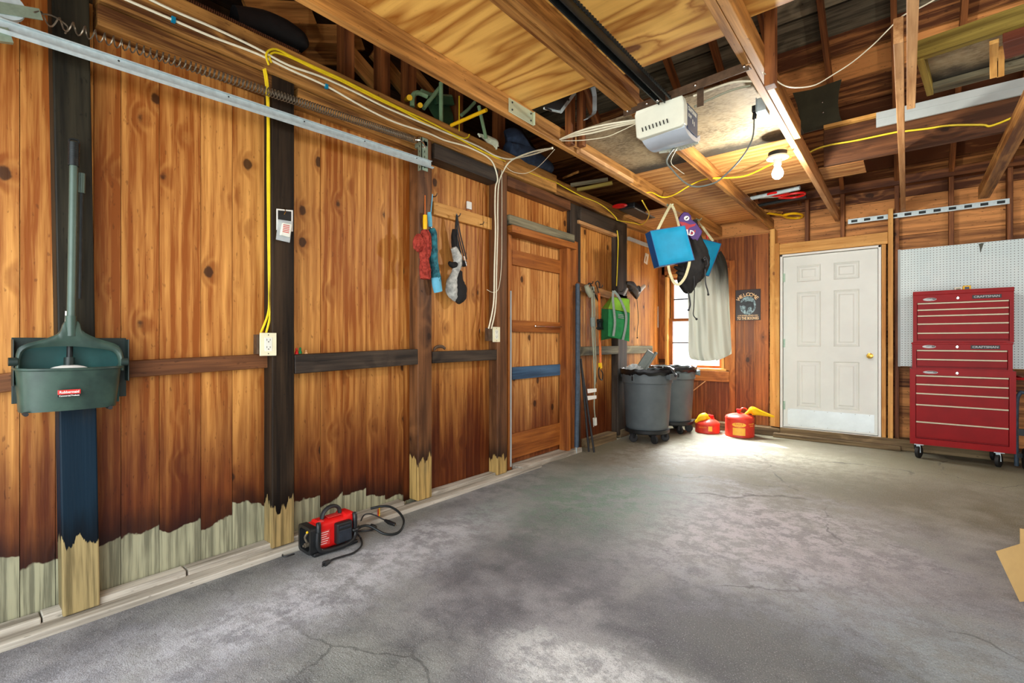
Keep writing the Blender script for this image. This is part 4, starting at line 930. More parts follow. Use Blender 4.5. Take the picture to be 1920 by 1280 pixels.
for k, (dv, lb) in enumerate(((0, 'topmost pale cable from the joist to the opener'), (5, 'middle pale cable from the joist to the opener'), (10, 'lower pale cable from the joist to the opener'))):
    cable('pale_cable', MT['wire'], [V((.875, WX(1050, 268, .875).y, 2.56)), WZ(1080, 248 + dv * .6, 2.53), WZ(1110, 239 + dv, 2.52), WZ(1150, 231 + dv * .8, 2.51), WZ(1198, 224 + dv * .4, 2.50)], .006, lb, 'cable', GO)
cable('thin_wire', MT['wire'], [V((.875, WX(1052, 268, .875).y, 2.555)), WZ(1090, 263, 2.50), WZ(1135, 257, 2.48), WZ(1165, 245, 2.48), WZ(1198, 229, 2.49)], .0025, 'thin pale wire sagging lowest between the joist and the opener', 'wire')
cable('pale_cable', MT['wire'], [WZ(1300, 180, 2.51), WZ(1340, 165, 2.535), WZ(1375, 154, 2.54), WZ(1410, 152, 2.535)], .006, 'pale cable along the bracket right of the opener', 'cable', GO)
cable('pale_cable', MT['taupe'], [WZ(1302, 200, 2.48), WZ(1340, 182, 2.52), WZ(1375, 168, 2.54), WZ(1408, 160, 2.535)], .006, 'olive cable tied below the bracket right of the opener', 'cable', GO)
GYC = 'yellow cables'
cable('yellow_cable', MT['yellow'], TX([(504, 122), (499, 105), (504, 95), (516, 92), (530, 97), (545, 105), (600, 130), (640, 148), (700, 178), (755, 205), (800, 226), (860, 256), (876, 258), (880, 252)], [XB + .012] * 14), .006, 'yellow cable looping off the beam above the second post', 'cable', GYC)
cable('yellow_cable', MT['yellow'], TX([(509, 118), (505, 106), (510, 100), (520, 99), (548, 109), (600, 134), (640, 152), (700, 182), (755, 208), (800, 232), (860, 260), (905, 284), (945, 302), (997, 326), (1042, 342), (1057, 350), (1091, 368), (1119, 379), (1140, 393), (1155, 408), (1159, 413), (1189, 418)], [XB + .003] * 12 + [.115] * 10) + [WX(1202, 421, .16), WX(1213, 412, .35), WX(1217, 400, .5), WX(1212, 390, .65), WX(1204, 376, .83)], .006, 'long yellow cable running the whole left beam to the back corner', 'cable', GYC)
cable('yellow_cable', MT['yellow'], TX([(494, 128), (499, 160), (502, 225), (502, 340), (504, 500), (505, 560), (502, 590), (489, 624)], [.112, .108, .08] + [.06] * 5), .006, 'yellow cable down the left side of the second post to the double outlet', 'cable', GYC)
cable('yellow_cable', MT['yellow'], TX([(497, 128), (502, 160), (504, 225), (505, 340), (507, 500), (508, 560), (506, 595), (499, 624)], [.116, .112, .09] + [.075] * 5), .006, 'yellow cable closest to the second post ending in the double outlet', 'cable', GYC)
cable('yellow_cable', MT['yellow'], [WX(1213, 361, .875), WZ(1223, 361, 2.57), WZ(1239, 369, 2.55), WZ(1253, 369, 2.55), WZ(1270, 362, 2.56), WZ(1291, 349, 2.60), WZ(1315, 338, 2.62), V((1.45, WZ(1337, 334, 2.6).y, 2.60))], .006, 'yellow cable sagging under the plywood from the first to the second joist', 'cable', GYC)
cable('yellow_cable', MT['yellow'], [WX(1337, 334, 1.485), WZ(1372, 333, 2.56), WZ(1403, 328, 2.56), WZ(1444, 309, 2.57), WZ(1464, 301, 2.58), WX(1483, 294, 2.105)], .006, 'yellow cable under the plywood passing behind the bulb', 'cable', GYC)
cable('yellow_cable', MT['yellow'], [WY(u, v, 4.885) for u, v in ((1500, 291), (1512, 289), (1531, 279), (1559, 271), (1606, 263), (1678, 248), (1695, 246), (1738, 241), (1780, 235), (1841, 234), (1857, 236), (1892, 223), (1935, 203))], .0075, 'yellow cable across the face of the wide plank on the right', 'cable', GYC)
cable('yellow_cable', MT['yellow'], TX([(1157, 432), (1159, 450), (1158, 490), (1156, 536)], .10), .006, 'yellow cable down the black post above the green bag', 'cable', GYC)
cable('thin_wire', MT['wire'], [WX(1430, 136, 2.20), WZ(1452, 149, 2.56), WZ(1472, 161, 2.53), WZ(1498, 164, 2.53), WZ(1529, 159, 2.55), WZ(1562, 140, 2.60), WZ(1599, 116, 2.64), WZ(1638, 83, 2.70), WZ(1660, 61, 2.72), WZ(1692, 30, 2.72), WZ(1722, 16, 2.72), WZ(1751, 0, 2.74), WZ(1775, -16, 2.75)], .0032, 'thin white wire sagging under the roof on the right', 'wire')
cable('opener_cable', MT['greycord'], [V((1.66, 2.93, 2.36)), WD(1250, 300, 2.95), WD(1262, 320, 2.98), WD(1284, 342, 3.0), WD(1305, 350, 3.0), WD(1333, 345, 2.98), WD(1353, 334, 2.95), WD(1387, 300, 2.9), WD(1410, 262, 2.87), q + V((-.075, 0, -.05))], .005, 'grey power cord drooping from the opener to the ceiling outlet', 'cord')
cable('thin_wire', MT['wire'], [V((1.68, 2.93, 2.36)), WD(1258, 302, 2.95), WD(1272, 318, 2.96), WD(1283, 326, 2.97)], .002, 'short thin wire end dangling beneath the opener', 'wire')
# cable ties are part of the cables' look: small blue clip on the lower white cable
mm = MB(); c = WX(325, 37, .13); mm.box(c - V((.008, .008, .012)), c + V((.008, .008, .012))); tag(mm.build('cable_clip', MT['blue'], None, c), 'blue clip on the white cable at the upper left', 'clip', 'blue cable clips')
mm = MB(); c = WX(612, 162, .13); mm.box(c - V((.008, .008, .012)), c + V((.008, .008, .012))); tag(mm.build('cable_clip', MT['blue'], None, c), 'blue clip on the white cable right of the second post', 'clip', 'blue cable clips')
# ---------------------------------------------------------------- tools and pipes lying on the joists by the bulb
ZT = 2.665
GP = 'pipes lying on the joists beside the bulb'
for a, b, r, mt, lb in (((1408, 372), (1500, 352), .020, 'galv', 'bright pipe lying behind the red-handled shears'), ((1418, 386), (1512, 368), .018, 'blacksteel', 'dark pipe lying below the red-handled shears'), ((1430, 394), (1466, 398), .016, 'joist', 'short wooden stick end lying above the yellow-handled saw')):
    A, B = WZ(*a, ZT), WZ(*b, ZT); tubething('pipe', MT[mt], [A, B], r, lb, 'pipe', 10, 0, GP)
q0 = WZ(1465, 366, ZT)
t = thing('garden_shears', 'red-handled shears lying on the joists near the bulb', 'shears', q0)
for a in (((1440, 364), (1455, 361), (1474, 361), (1476, 364), (1455, 367)), ((1462, 370), (1480, 364), (1505, 361), (1508, 365), (1490, 370), (1466, 371))):
    mm = MB(); mm.tube([WZ(u, v, ZT) - q0 for u, v in a], .012, 8, closed=True, smooth=4); mm.build('handle', MT['redplastic'], t, smooth=True)
mm = MB(); mm.beam(WZ(1405, 372, ZT) - q0, WZ(1464, 368, ZT) - q0, .04, .008); mm.build('blade', MT['galv'], t)
q0 = WZ(1470, 403, ZT - .02)
t = thing('hand_saw', 'yellow-handled saw lying on the joists above the white door', 'saw', q0)
mm = MB(); mm.tube([WZ(u, v, ZT - .02) - q0 for u, v in ((1470, 403), (1488, 400), (1503, 402), (1503, 407), (1490, 409), (1474, 407))], .014, 8, closed=True, smooth=4); mm.build('handle', MT['yellowplastic'], t, smooth=True)
mm = MB(); mm.beam(WZ(1440, 400, ZT - .02) - q0, WZ(1474, 405, ZT - .02) - q0, .035, .012); mm.build('blade', MT['yellowplastic'], t)
# perforated metal strip across the studs
p, q = WY(1590, 413, YB - .06), WY(1893, 371, YB - .06)
t = thing('metal_strip', 'long slotted metal strip across the studs above the white door', 'strip', (p.x, YB - .06, 2.5)); zc = 0.012
mm = MB(); L = q.x - p.x; hh = .026; n = 11
mm.box((0, -.004, hh - .012), (L, .012, hh)); mm.box((0, -.004, -hh), (L, .012, -hh + .012))
for k in range(n + 1):
    x = k * L / n; mm.box((max(0, x - .03), -.003, -hh + .012), (min(L, x + .03), .003, hh - .012))
mm.build('strip', MT['galv'], t)
mm = MB(); mm.box((.005, .009, -hh + .01), (L - .005, .011, hh - .01)); mm.build('slot_backing', MT['blacksteel'], t)
# ================================================================ ON THE LEFT WALL
def rel(pts, o): return [V(p) - o for p in pts]
# ---- lobby dustpan and broom on the first post
o_ = V((.12, WX(133, 690, .2).y, .873))
t = thing('dustpan', 'green-black lobby dustpan with a long handle hanging on the left post', 'dustpan', o_)
def Y2(u, x): return WX(u, 690, x).y
ZBm, ZLp = WX(130, 770, .24).z, WX(130, 694, .24).z
t.location.z = o_.z = ZBm
def pan(a, b):
    s_ = math.sin(math.pi * a) ** .45 if 0 < a < 1 else 0.
    yl = Y2(38, .2) * (1 - b) + Y2(29, .2) * b; yr = Y2(222, .2) * (1 - b) + Y2(231, .2) * b
    return V((.125 + (.10 + .03 * b) * s_, yl + (yr - yl) * (.5 - .5 * math.cos(math.pi * a)), ZBm + (ZLp + .008 - ZBm) * b - .006 * s_ * b)) - o_
m = MB(); m.sheet(pan, 26, 6, (-.006, 0, 0)); m.sheet(lambda a, b: (pan(a, 0) * b + V((pan(.5, 0).x * .0 + .0, pan(a, 0).y * (1 - b), 0))) if False else V((pan(a, 0).x * b, pan(a, 0).y, .004)), 26, 2, (0, 0, .006)); bd = m.build('pan_body', MT['pangreen'], t, smooth=True)
m = MB(); m.tube([pan(i / 30, 1) + V((0, 0, .002)) for i in range(31)], .006, 8); m.build('lip', MT['pangreen'], bd, smooth=True)
m = MB()
m.box(V((.104, Y2(22, .12), ZBm + .03)) - o_, V((.110, Y2(238, .12), WX(130, 633, .12).z)) - o_)
for u in (22, 236): m.box(V((.104, Y2(u, .13), ZBm + .10)) - o_, V((.165, Y2(u + 2.5, .13), WX(130, 636, .12).z)) - o_)
m.build('back_plate', MT['pandark'], t, bevel=.002)
m = MB(); m.box(V((.111, Y2(37, .12), ZBm + .01)) - o_, V((.116, Y2(224, .12), WX(130, 648, .12).z)) - o_); m.build('pan_inside', MT['tealinside'], t)
oc = [(29, 694), (32, 658), (48, 645), (85, 635), (112, 623), (122, 603), (147, 603), (156, 621), (185, 635), (219, 646), (231, 664), (233, 694)]
ic = [(225, 694), (221, 668), (206, 657), (165, 651), (130, 649), (90, 650), (52, 655), (40, 668), (37, 694)]
m = MB(); XY = .19; n = 40
Po, _ = spline([WX(u, v, XY) - o_ for u, v in oc], 0., 6); Pi, _ = spline([WX(u, v, XY) - o_ for u, v in ic[::-1]], 0., 8)
res = lambda P, f: P[min(len(P) - 1, int(round(f * (len(P) - 1))))]
m.sheet(lambda a, b: res(Po, a).lerp(res(Pi, a), b) + V((.008 * math.sin(math.pi * b), 0, 0)), n, 4, (-.022, 0, 0)); m.build('yoke', MT['pangreen'], t, smooth=True)
ht, hb = WX(139, 268, .16) - o_, WX(133, 606, .185) - o_
m = MB(); m.tube([hb + V((0, 0, -.02)), hb.lerp(ht, .9)], .0135, 14); m.build('pole', MT['handle'], t, smooth=True)
m = MB(); m.tube([hb.lerp(ht, .87), ht], .0175, 14); m.tube([ht + V((0, -.014, -.004)), ht + V((0, -.012, .012)), ht + V((0, .012, .014)), ht + V((0, .016, -.004))], .004, 6, smooth=3)
for k in range(9): c = hb.lerp(ht, .88 + k * .012); m.tube([c, c + V((0, 0, .003))], .0182, 14)
m.build('grip', MT['blacksteel'], t, smooth=True)
m = MB(); m.tube([hb + V((0, 0, -.05)), hb + V((0, 0, .03))], .0175, 14); m.build('pole_socket', MT['pangreen'], t, smooth=True)
xL = .238 + .002; c = WX(130, 735, .256)
m = MB(); yc = c.y
m.box(V((.2545, yc - .033, c.z - .008)) - o_, V((.2575, yc + .033, c.z + .010)) - o_); lb = m.build('label', MT['redlabel'], t, bevel=.002)
m = MB(); m.box(V((.2545, yc - .033, c.z - .017)) - o_, V((.257, yc + .033, c.z - .0085)) - o_); m.build('label_foot', MT['black'], t)
m = MB(); m.text('Rubbermaid', V((.2577, yc, c.z + .001)) - o_, (0, 1, 0), (0, 0, 1), .013, width=.056); m.text('Commercial Products', V((.2572, yc, c.z - .0128)) - o_, (0, 1, 0), (0, 0, 1), .0075, width=.058); m.build('lettering', MT['white'], lb)
m = MB()
for u in (48, 206): c = V((.19, Y2(u, .2), ZBm - .004)) - o_; m.tube([c + V((-.03, 0, 0)), c + V((.02, 0, 0))], .008, 8)
m.build('foot', MT['rubber'], t, smooth=True)
m = MB()
for u in (24, 233):
    m = MB(); c = WX(u, 678, .19) - o_; m.tube([c + V((0, -.012, 0)), c + V((0, .012, 0))], .016, 12); m.build('pivot', MT['pandark'], t, smooth=True)
b0 = WX(130, 692, .16)
t = thing('broom', 'thin black-handled broom tucked inside the hanging dustpan', 'broom', b0)
m = MB(); m.tube([WX(131, 648, .15) - b0, WX(130, 692, .155) - b0], .010, 12); m.tube([WX(150, 560, .145) - b0, WX(153, 360, .14) - b0], .006, 10); m.build('pole', MT['blacksteel'], t, smooth=True)
m = MB(); m.tube([WX(153, 362, .14) - b0, WX(154, 325, .14) - b0], .011, 12); m.build('grip', MT['handle'], t, smooth=True)
m = MB(); m.tube([WX(130, 670, .155) - b0, WX(129, 694, .16) - b0], .017, 12); m.build('socket', MT['pandark'], t, smooth=True)
m = MB(); m.ball(WX(130, 696, .165) - b0, (.03, .068, .026), 22, 9); m.build('bristles', MT['white'], t, smooth=True)
m = MB(); a = WX(126, 583, .165); m.beam(a, WX(125, 614, .165), .012, .003, (0, 1, 0)); o = tag(m.build('paper_tag', MT['white'], None, a), 'narrow white and red tag on the dustpan handle', 'tag')
m = MB(); m.beam(WX(127, 593, .168), WX(126, 606, .168), .011, .002, (0, 1, 0)); q = m.build('print', MT['redlabel'], o); q.location = V((0, 0, 0)) - a
# ---- blister package on the second post
z0 = WX(534, 424, .11)
t = thing('blister_pack', 'hanging clear blister package with red print on the second post', 'package', z0)
def q4(u0, v0, u1, v1, x, dx): return [WX(u0, v0, x) - z0, WX(u1, v0 + (u1 - u0) * .1, x) - z0, WX(u1, v1 + (u1 - u0) * .1, x + dx) - z0, WX(u0, v1, x + dx) - z0]
m = MB(); m.prism(q4(518, 391, 549, 431, .106, .004), (.002, 0, 0)); m.build('backing_card', MT['white'], t, bevel=.001)
m = MB(); m.prism(q4(521, 394, 546, 414, .109, .001), (.0012, 0, 0)); m.build('card_print', MT['black'], t)
m = MB(); m.prism([WX(u, v, .114 + (v - 410) * .0003) - z0 for u, v in ((521, 411), (548, 415), (543, 455), (517, 449))], (.004, 0, 0)); m.build('blister', MT['clear'], t, bevel=.002)
m = MB(); m.prism([WX(u, v, .12) - z0 for u, v in ((528, 418), (545, 421), (541, 446), (523, 441))], (.02, 0, 0)); bl = m.build('content', MT['whiteplastic'], t, bevel=.004)
m = MB()
for k in range(5): m.beam(WX(531 - k * .3, 421 + k * 3.2, .1405) - z0, WX(543 - k * .3, 423.5 + k * 3.2, .1405) - z0, .0015, .004, (1, 0, 0))
m.build('red_print', MT['redlabel'], bl)
m = MB(); m.tube([WX(534, 390, .10) - z0, WX(535, 397, .125) - z0, WX(533, 402, .118) - z0], .0022, 6, smooth=3); m.build('nail', MT['brass'], t, smooth=True)
# ---- outlets
def outlet(u0, v0, u1, v1, x, name, label, box):
    a, b = WX(u0, v1, x), WX(u1, v0, x); c = (a + b) / 2
    t = thing(name, label, 'outlet', c)
    hy, hz = (b.y - a.y) / 2, (b.z - a.z) / 2
    m = MB(); m.box((-.004, -hy, -hz), (.004, hy, hz)); p = m.build('cover_plate', MT['cream'], t, bevel=.002)
    m = MB(); m.box((.003, -hy * .45, -hz * .60), (.0055, hy * .45, hz * .60)); m.build('receptacle', MT['whiteplastic'], t, bevel=.002)
    m = MB()
    for s_ in (-1, 1):
        for yy in (-.2, .2): m.box((.0054, yy * hy - .0012, s_ * hz * .32), (.006, yy * hy + .0012, s_ * hz * .32 + .009))
        m.ball((.0055, 0, s_ * hz * .32 - .006), .003, 8, 5)
    m.ball((.004, 0, hz * .82), .003, 8, 5); m.ball((.004, 0, -hz * .82), .003, 8, 5)
    m.build('slots', MT['blacksteel'], p)
    m = MB(); m.box((-.05, -hy * .8 + box[0], -hz * .85), (-.0045, hy * .8 + box[0], hz * .85)); m.build('box', box[1], t, bevel=.002)
outlet(487, 624, 518, 667, .115, 'wall_outlet', 'cream double outlet with two yellow cables, left of the second post', (-.02, MT['brownsteel']))
outlet(924, 613, 937, 641, .10, 'wall_outlet', 'narrow cream outlet fed by white cables left of the plank door', (-.05, MT['brownsteel']))
m = MB(); a = WX(880, 385, .01); m.box(a + V((-.01, -.025, -.03)), a + V((.004, .025, .03))); o = tag(m.build('blank_plate', MT['white'], None, a, bevel=.002), 'small blank white plate on the boards above the coat rail', 'plate')
# ---- pale hook board with umbrellas and the chair bag
A = WX(811, 390, .02); B = WX(926, 422, .02); h = WX(811, 378, .02).z - WX(811, 403, .02).z
t = thing('hook_board', 'pale pine board holding the umbrellas and chair bag', 'board', A)
m = MB(); m.beam((0, 0, 0), B - A, .03, h, (1, 0, 0), .65); m.build('board', MT['pine'], t, bevel=.003)
m = MB()
for u, v in ((856, 405), (812, 368), (900, 420)):
    c = WX(u, v, .035) - A; m.tube([c + V((-.01, 0, 0)), c + V((.03, 0, -.005)), c + V((.045, 0, .015))], .004, 7, smooth=3)
m.build('hook', MT['brownsteel'], t, smooth=True)
def umbrella(label, xx, top, hand, can, mats, rad, pleat, sleeve=None):
    o = WX(*can[-1], xx); t = thing('umbrella', label, 'umbrella', o, 0, 'folded umbrellas on the brown post')
    P = [WX(u, v, xx) - o for u, v in can]
    m = MB(); m.tube(P, rad, 26, smooth=6, pleat=pleat, pn=7, ell=.8, tw=.03, jit=.07); m.build('canopy', mats[0], t, smooth=True)
    H = [WX(u, v, xx) - o for u, v in hand]; m = MB(); m.tube(H, [.014, .016, .014], 12, smooth=3); m.build('handle', mats[1], t, smooth=True)
    m = MB(); T = [WX(u, v, xx) - o for u, v in top]; m.tube(T, .0035, 6); m.build('wrist_strap', mats[2], t, smooth=True)
    m = MB(); m.tube([H[-1], P[0]], .008, 10); m.build('shaft', MT['chrome'], t, smooth=True)
    if sleeve:
        m = MB(); m.tube([WX(u, v, xx) - o for u, v in sleeve[0]], sleeve[1], 22, smooth=4, ell=.8, pleat=.03, pn=3); m.build('sleeve', MT['umbsleeve'], t, smooth=True)
    return t
umbrella('red folded umbrella with a yellow handle on the brown post', .17, [(797, 366), (797, 403)], [(797, 403), (797, 416), (797, 430)], [(797, 431), (798, 445), (797, 470), (796, 487), (797, 505), (797, 523)], (MT['umbred'], MT['yellowplastic'], MT['orangestrap']), [.022, .040, .042, .030, .040, .036], .16)
umbrella('teal folded umbrella with a sky blue tip right of the red one', .14, [(811, 364), (808, 398)], [(805, 398), (806, 410), (807, 425)], [(809, 428), (811, 436), (813, 460), (814, 490), (818, 520), (820, 530)], (MT['umbteal'], MT['umbsleeve'], MT['umbsleeve']), [.020, .032, .030, .030, .034, .032], .09, ([(817, 520), (819, 533), (822, 547)], [.036, .038, .034]))
m = MB(); c = WX(785, 455, .165); m.tube([c + V((0, 0, .06)), c + V((0, 0, .02)), c + V((0, 0, -.03)), c + V((0, .01, -.06))], [.012, .034, .036, .012], 18, smooth=5, pleat=.16, pn=5, jit=.06)
red_ = [o for o in bpy.data.objects if o.name.startswith('umbrella') and 'red folded' in o.get('label', '')][0]
q = m.build('loose_fold', MT['umbred'], red_, smooth=True); q.location = V((0, 0, 0)) - red_.location
# folding chair bag
z0 = WX(858, 568, .09)
t = thing('chair_bag', 'black and grey bag bundle hanging by straps from the pale board', 'bag', z0)
def bagp(name, mat, pts, rads, xx, **k):
    m = MB(); m.tube([WX(u, v, xx) - z0 for u, v in pts], rads, 26, smooth=5, jit=.07, **k); return m.build(name, mat, t, smooth=True)
bagp('upper_bundle', MT['blackcloth'], [(852, 430), (853, 450), (856, 470), (864, 490)], [.020, .030, .036, .02], .06, ell=.8, pleat=.08, pn=5)
bagp('grey_panel', MT['greycloth'], [(850, 464), (857, 480), (858, 496), (853, 512), (847, 530), (848, 548), (856, 562)], [.022, .034, .034, .028, .04, .045, .02], .075, ell=.7, pleat=.05, pn=4)
bagp('black_sack', MT['blackcloth'], [(864, 508), (860, 524), (862, 540), (862, 556), (858, 568)], [.014, .040, .058, .055, .016], .085, ell=.75, pleat=.07, pn=5)
bagp('side_pocket', MT['blackcloth'], [(842, 492), (850, 497), (868, 494), (871, 500)], [.012, .025, .022, .01], .07)
m = MB()
for a in (((856, 402), (854, 425), (853, 440)), ((857, 402), (858, 430), (863, 455), (871, 484)), ((857, 403), (861, 428), (867, 455), (875, 486)), ((856, 404), (857, 440), (859, 470))): m.tube([WX(u, v, .085) - z0 for u, v in a], .005, 7, smooth=4)
m.build('straps', MT['black'], t, smooth=True)
m = MB()
for a in (((868, 487), (876, 492)), ((870, 480), (875, 498)), ((855, 400), (859, 405))): m.tube([WX(u, v, .095) - z0 for u, v in a], .003, 6)
m.build('buckle', MT['chrome'], t, smooth=True)
# tiny figures and a horseshoe on the rails
GFg = 'tiny figurines standing on the black rail'
for u, v, c, lb in ((556, 664, 'redplastic', 'tiny red and white figurine at the left end of the black rail'), (563, 663, 'green', 'tiny green figurine next to the red one on the black rail'), (574, 663, 'joistpale', 'tiny pale lump right of the green figurine on the black rail')):
    c0 = WX(u, v, .07); mm = MB(); k = 1. if 'pale' not in lb else .6
    mm.lathe([(.010, 0), (.009, .012 * k), (.006, .018 * k), (.004, .022 * k), (.006, .026 * k), (.005, .034 * k), (.0, .037 * k)], c0, 12); tag(mm.build('figurine', MT[c], None, c0, smooth=True), lb, 'figurine', GFg)
c0 = WX(824, 658, .06)
mm = MB(); mm.tube([c0 + V((0, -.05, .004)), c0 + V((.0, -.045, .022)), c0 + V((.0, -.01, .034)), c0 + V((0, .03, .032)), c0 + V((.0, .055, .018))], .012, 8, smooth=4, ell=.7); tag(mm.build('horseshoe', MT['brownsteel'], None, c0, smooth=True), 'dark curved iron lying on the rail below the chair bag', 'iron')

# ---- second hook rail beyond the plank door
A, B = WX(1084, 536, .10), WX(1183, 563, .10); A.x = B.x = .075; h = .085
t = thing('hook_rail', 'brown hook rail beyond the plank door holding cords and the green bag', 'rail', A)
m = MB(); m.beam((0, 0, 0), B - A, .03, h, (1, 0, 0), .3); m.build('board', MT['joist'], t, bevel=.003)
m = MB()
for u, v in ((1106, 531), (1124, 538), (1150, 545), (1163, 546), (1180, 545)):
    c = WX(u, v, .095) - A; m.tube([c + V((-.01, 0, 0)), c + V((.03, 0, -.004)), c + V((.04, 0, .02))], .005, 7, smooth=3)
m.build('hook', MT['blacksteel'], t, smooth=True)
# leaning pole and sticks
GPo = 'poles leaning beside the plank door'
tubething('pole', MT['bluepipe'], [WX(1081, 838, .14) , WX(1083, 700, .13), WX(1083, 532, .125)], .024, 'thick dark blue pole standing right of the plank door frame', 'pole', 14, 0, GPo)
p = WZ(1080, 850, .0); tubething('pole', MT['galv'], [V((p.x, p.y, .0)), WX(1081, 836, .14)], .010, 'thin silver foot below the dark blue pole', 'pole', 10, 0, GPo)
for a, b, lb in (((1104, 848), (1089, 672), 'black rod leaning on the wall, the left of two'), ((1114, 849), (1091, 690), 'black rod leaning on the wall, the right of two')):
    f_ = WZ(*a, .0); w_ = WX(b[0], b[1], .10); tubething('leaning_rod', MT['rubber'], [f_ + V((0, 0, .008)), w_], .011, lb, 'rod', 10, 0, GPo)
# grey tool and extension cord
z0 = WX(1102, 545, .15)
t = thing('corded_tool', 'small grey corded tool hanging left of the orange strap', 'tool', z0)
m = MB(); m.tube([WX(u, v, .15) - z0 for u, v in ((1099, 535), (1103, 545), (1108, 555))], [.024, .032, .028], 14, ell=.7, smooth=4); m.build('body', MT['taupe'], t, smooth=True)
m = MB(); m.tube([WX(u, v, .14) - z0 for u, v in ((1101, 536), (1106, 531), (1112, 545), (1122, 565), (1125, 578))], .008, 8, smooth=4); m.build('cord', MT['black'], t, smooth=True)
z0 = WX(1111, 640, .14)
t = thing('extension_lead', 'grey extension cord hanging in a long loop with white tags', 'cord', z0)
m = MB()
for a in (((1108, 537), (1110, 580), (1110, 620), (1113, 670), (1115, 720), (1114, 760), (1116, 785)), ((1113, 537), (1115, 580), (1115, 620), (1117, 670), (1116, 720)), ((1111, 537), (1112, 600), (1113, 650), (1115, 722))): m.tube([WX(u, v, .14) - z0 for u, v in a], .007, 8, smooth=5)
m.build('cord', MT['taupe'], t, smooth=True)
m = MB(); m.tube([WX(1111, 595, .145) - z0, WX(1112, 612, .145) - z0], .034, 18, ell=.7, pleat=.03, pn=9); m.build('wrap', MT['greyweb'], t, smooth=True)
m = MB()
for v in (729, 742): m.prism([WX(1101, v, .15) - z0, WX(1118, v - 1, .15) - z0, WX(1118, v + 5, .15) - z0, WX(1102, v + 8, .15) - z0], (.003, 0, 0))
m.build('paper_tag', MT['white'], t)
m = MB(); m.beam(WX(1115, 783, .14) - z0, WX(1116, 797, .14) - z0, .035, .03, (0, 1, 0)); m.tube([WX(1113, 797, .14) - z0, WX(1113, 800, .15) - z0], .004, 6); m.build('plug', MT['whiteplastic'], t, bevel=.005)
# orange strap
z0 = WX(1125, 640, .15)
t = thing('ratchet_tie_down', 'orange ratchet strap with black hooks hanging left of the green bag', 'strap', z0)
m = MB(); pts = [WX(u, v, .15) - z0 for u, v in ((1123, 549), (1125, 600), (1125, 640), (1126, 685))]
for a, b in zip(pts[:-1], pts[1:]): m.beam(a, b, .006, .040, (1, 0, 0))
m.build('webbing', MT['orangestrap'], t)
m = MB(); m.tube([WX(u, v, .15) - z0 for u, v in ((1123, 552), (1120, 540), (1117, 530), (1121, 527), (1124, 532), (1124, 540))], .006, 8, smooth=4); m.tube([WX(u, v, .15) - z0 for u, v in ((1126, 685), (1122, 695), (1124, 708), (1129, 712), (1130, 700), (1127, 694))], .006, 8, smooth=4); m.build('hook', MT['blacksteel'], t, smooth=True)
m = MB(); m.beam(WX(1124, 598, .17) - z0, WX(1125, 618, .17) - z0, .04, .055, (1, 0, 0)); m.tube([WX(1119, 615, .19) - z0, WX(1130, 616, .19) - z0], .010, 8); m.tube([WX(1120, 603, .19) - z0, WX(1130, 602, .19) - z0], .010, 8); m.build('ratchet', MT['black'], t, bevel=.003)
m = MB(); m.beam(WX(1125, 680, .152) - z0, WX(1126, 690, .152) - z0, .03, .03, (1, 0, 0)); m.build('stitching', MT['yellowplastic'], t)
# green bag: an insulated shopping bag facing the camera
z0 = WX(1150, 600, .20)
t = thing('shopping_bag', 'green insulated shopping bag with a lime lid hanging from the hook rail', 'bag', z0)
def fr(u, v, d=0.): return WD(u, v, (WX(1150, 600, .32) - CAM).dot(FW) - d) - z0
def hexb(name, mat, front, back, **k):
    """front: 4 picture points tl,tr,br,bl; back: same, offset in depth"""
    m = MB(); F = [fr(*q) for q in front]; B = [fr(q[0], q[1], -.16) for q in back]
    def face(a, b, bul):
        p = F[0].lerp(F[1], a).lerp(F[3].lerp(F[2], a), b); return p - FW * (bul * math.sin(math.pi * a) * math.sin(math.pi * b))
    m.sheet(lambda a, b: face(a, b, .025), 10, 10)
    for i in range(4):
        j = (i + 1) % 4
        m.sheet(lambda a, b: F[i].lerp(F[j], a).lerp(B[i].lerp(B[j], a), b), 6, 3)
    m.add(B, [(3, 2, 1, 0)])
    return m.build(name, mat, t, smooth=True, **k)
hexb('bag_body', MT['green'], ((1141, 579), (1181, 587), (1180, 640), (1140, 630)), ((1128, 578), (1176, 583), (1172, 628), (1127, 638)))
hexb('lid', MT['lime2'], ((1148, 557), (1180, 561), (1181, 586), (1141, 578)), ((1146, 556), (1175, 559), (1176, 580), (1129, 577)))
m = MB()
for a, du in ((((1150, 545), (1149, 560), (1151, 580), (1153, 605), (1150, 630)), 2), (((1151, 545), (1160, 556), (1168, 572), (1174, 590), (1173, 612), (1168, 637)), 2)):
    P, _ = spline([fr(u, v, .034 if v > 556 else .01) for u, v in a], 0., 4); 
    for p, q in zip(P[:-1], P[1:]): m.beam(p, q, .024, .004, RT)
m.build('handle', MT['greyweb'], t)
m = MB()
for k, s_ in ((0, 10), (3.0, 11), (6, 11)): m.beam(fr(1159 , 589 + k, .034), fr(1159 + s_, 590.5 + k, .034), .003, .008, FW)
m.build('print', MT['greyweb'], t)
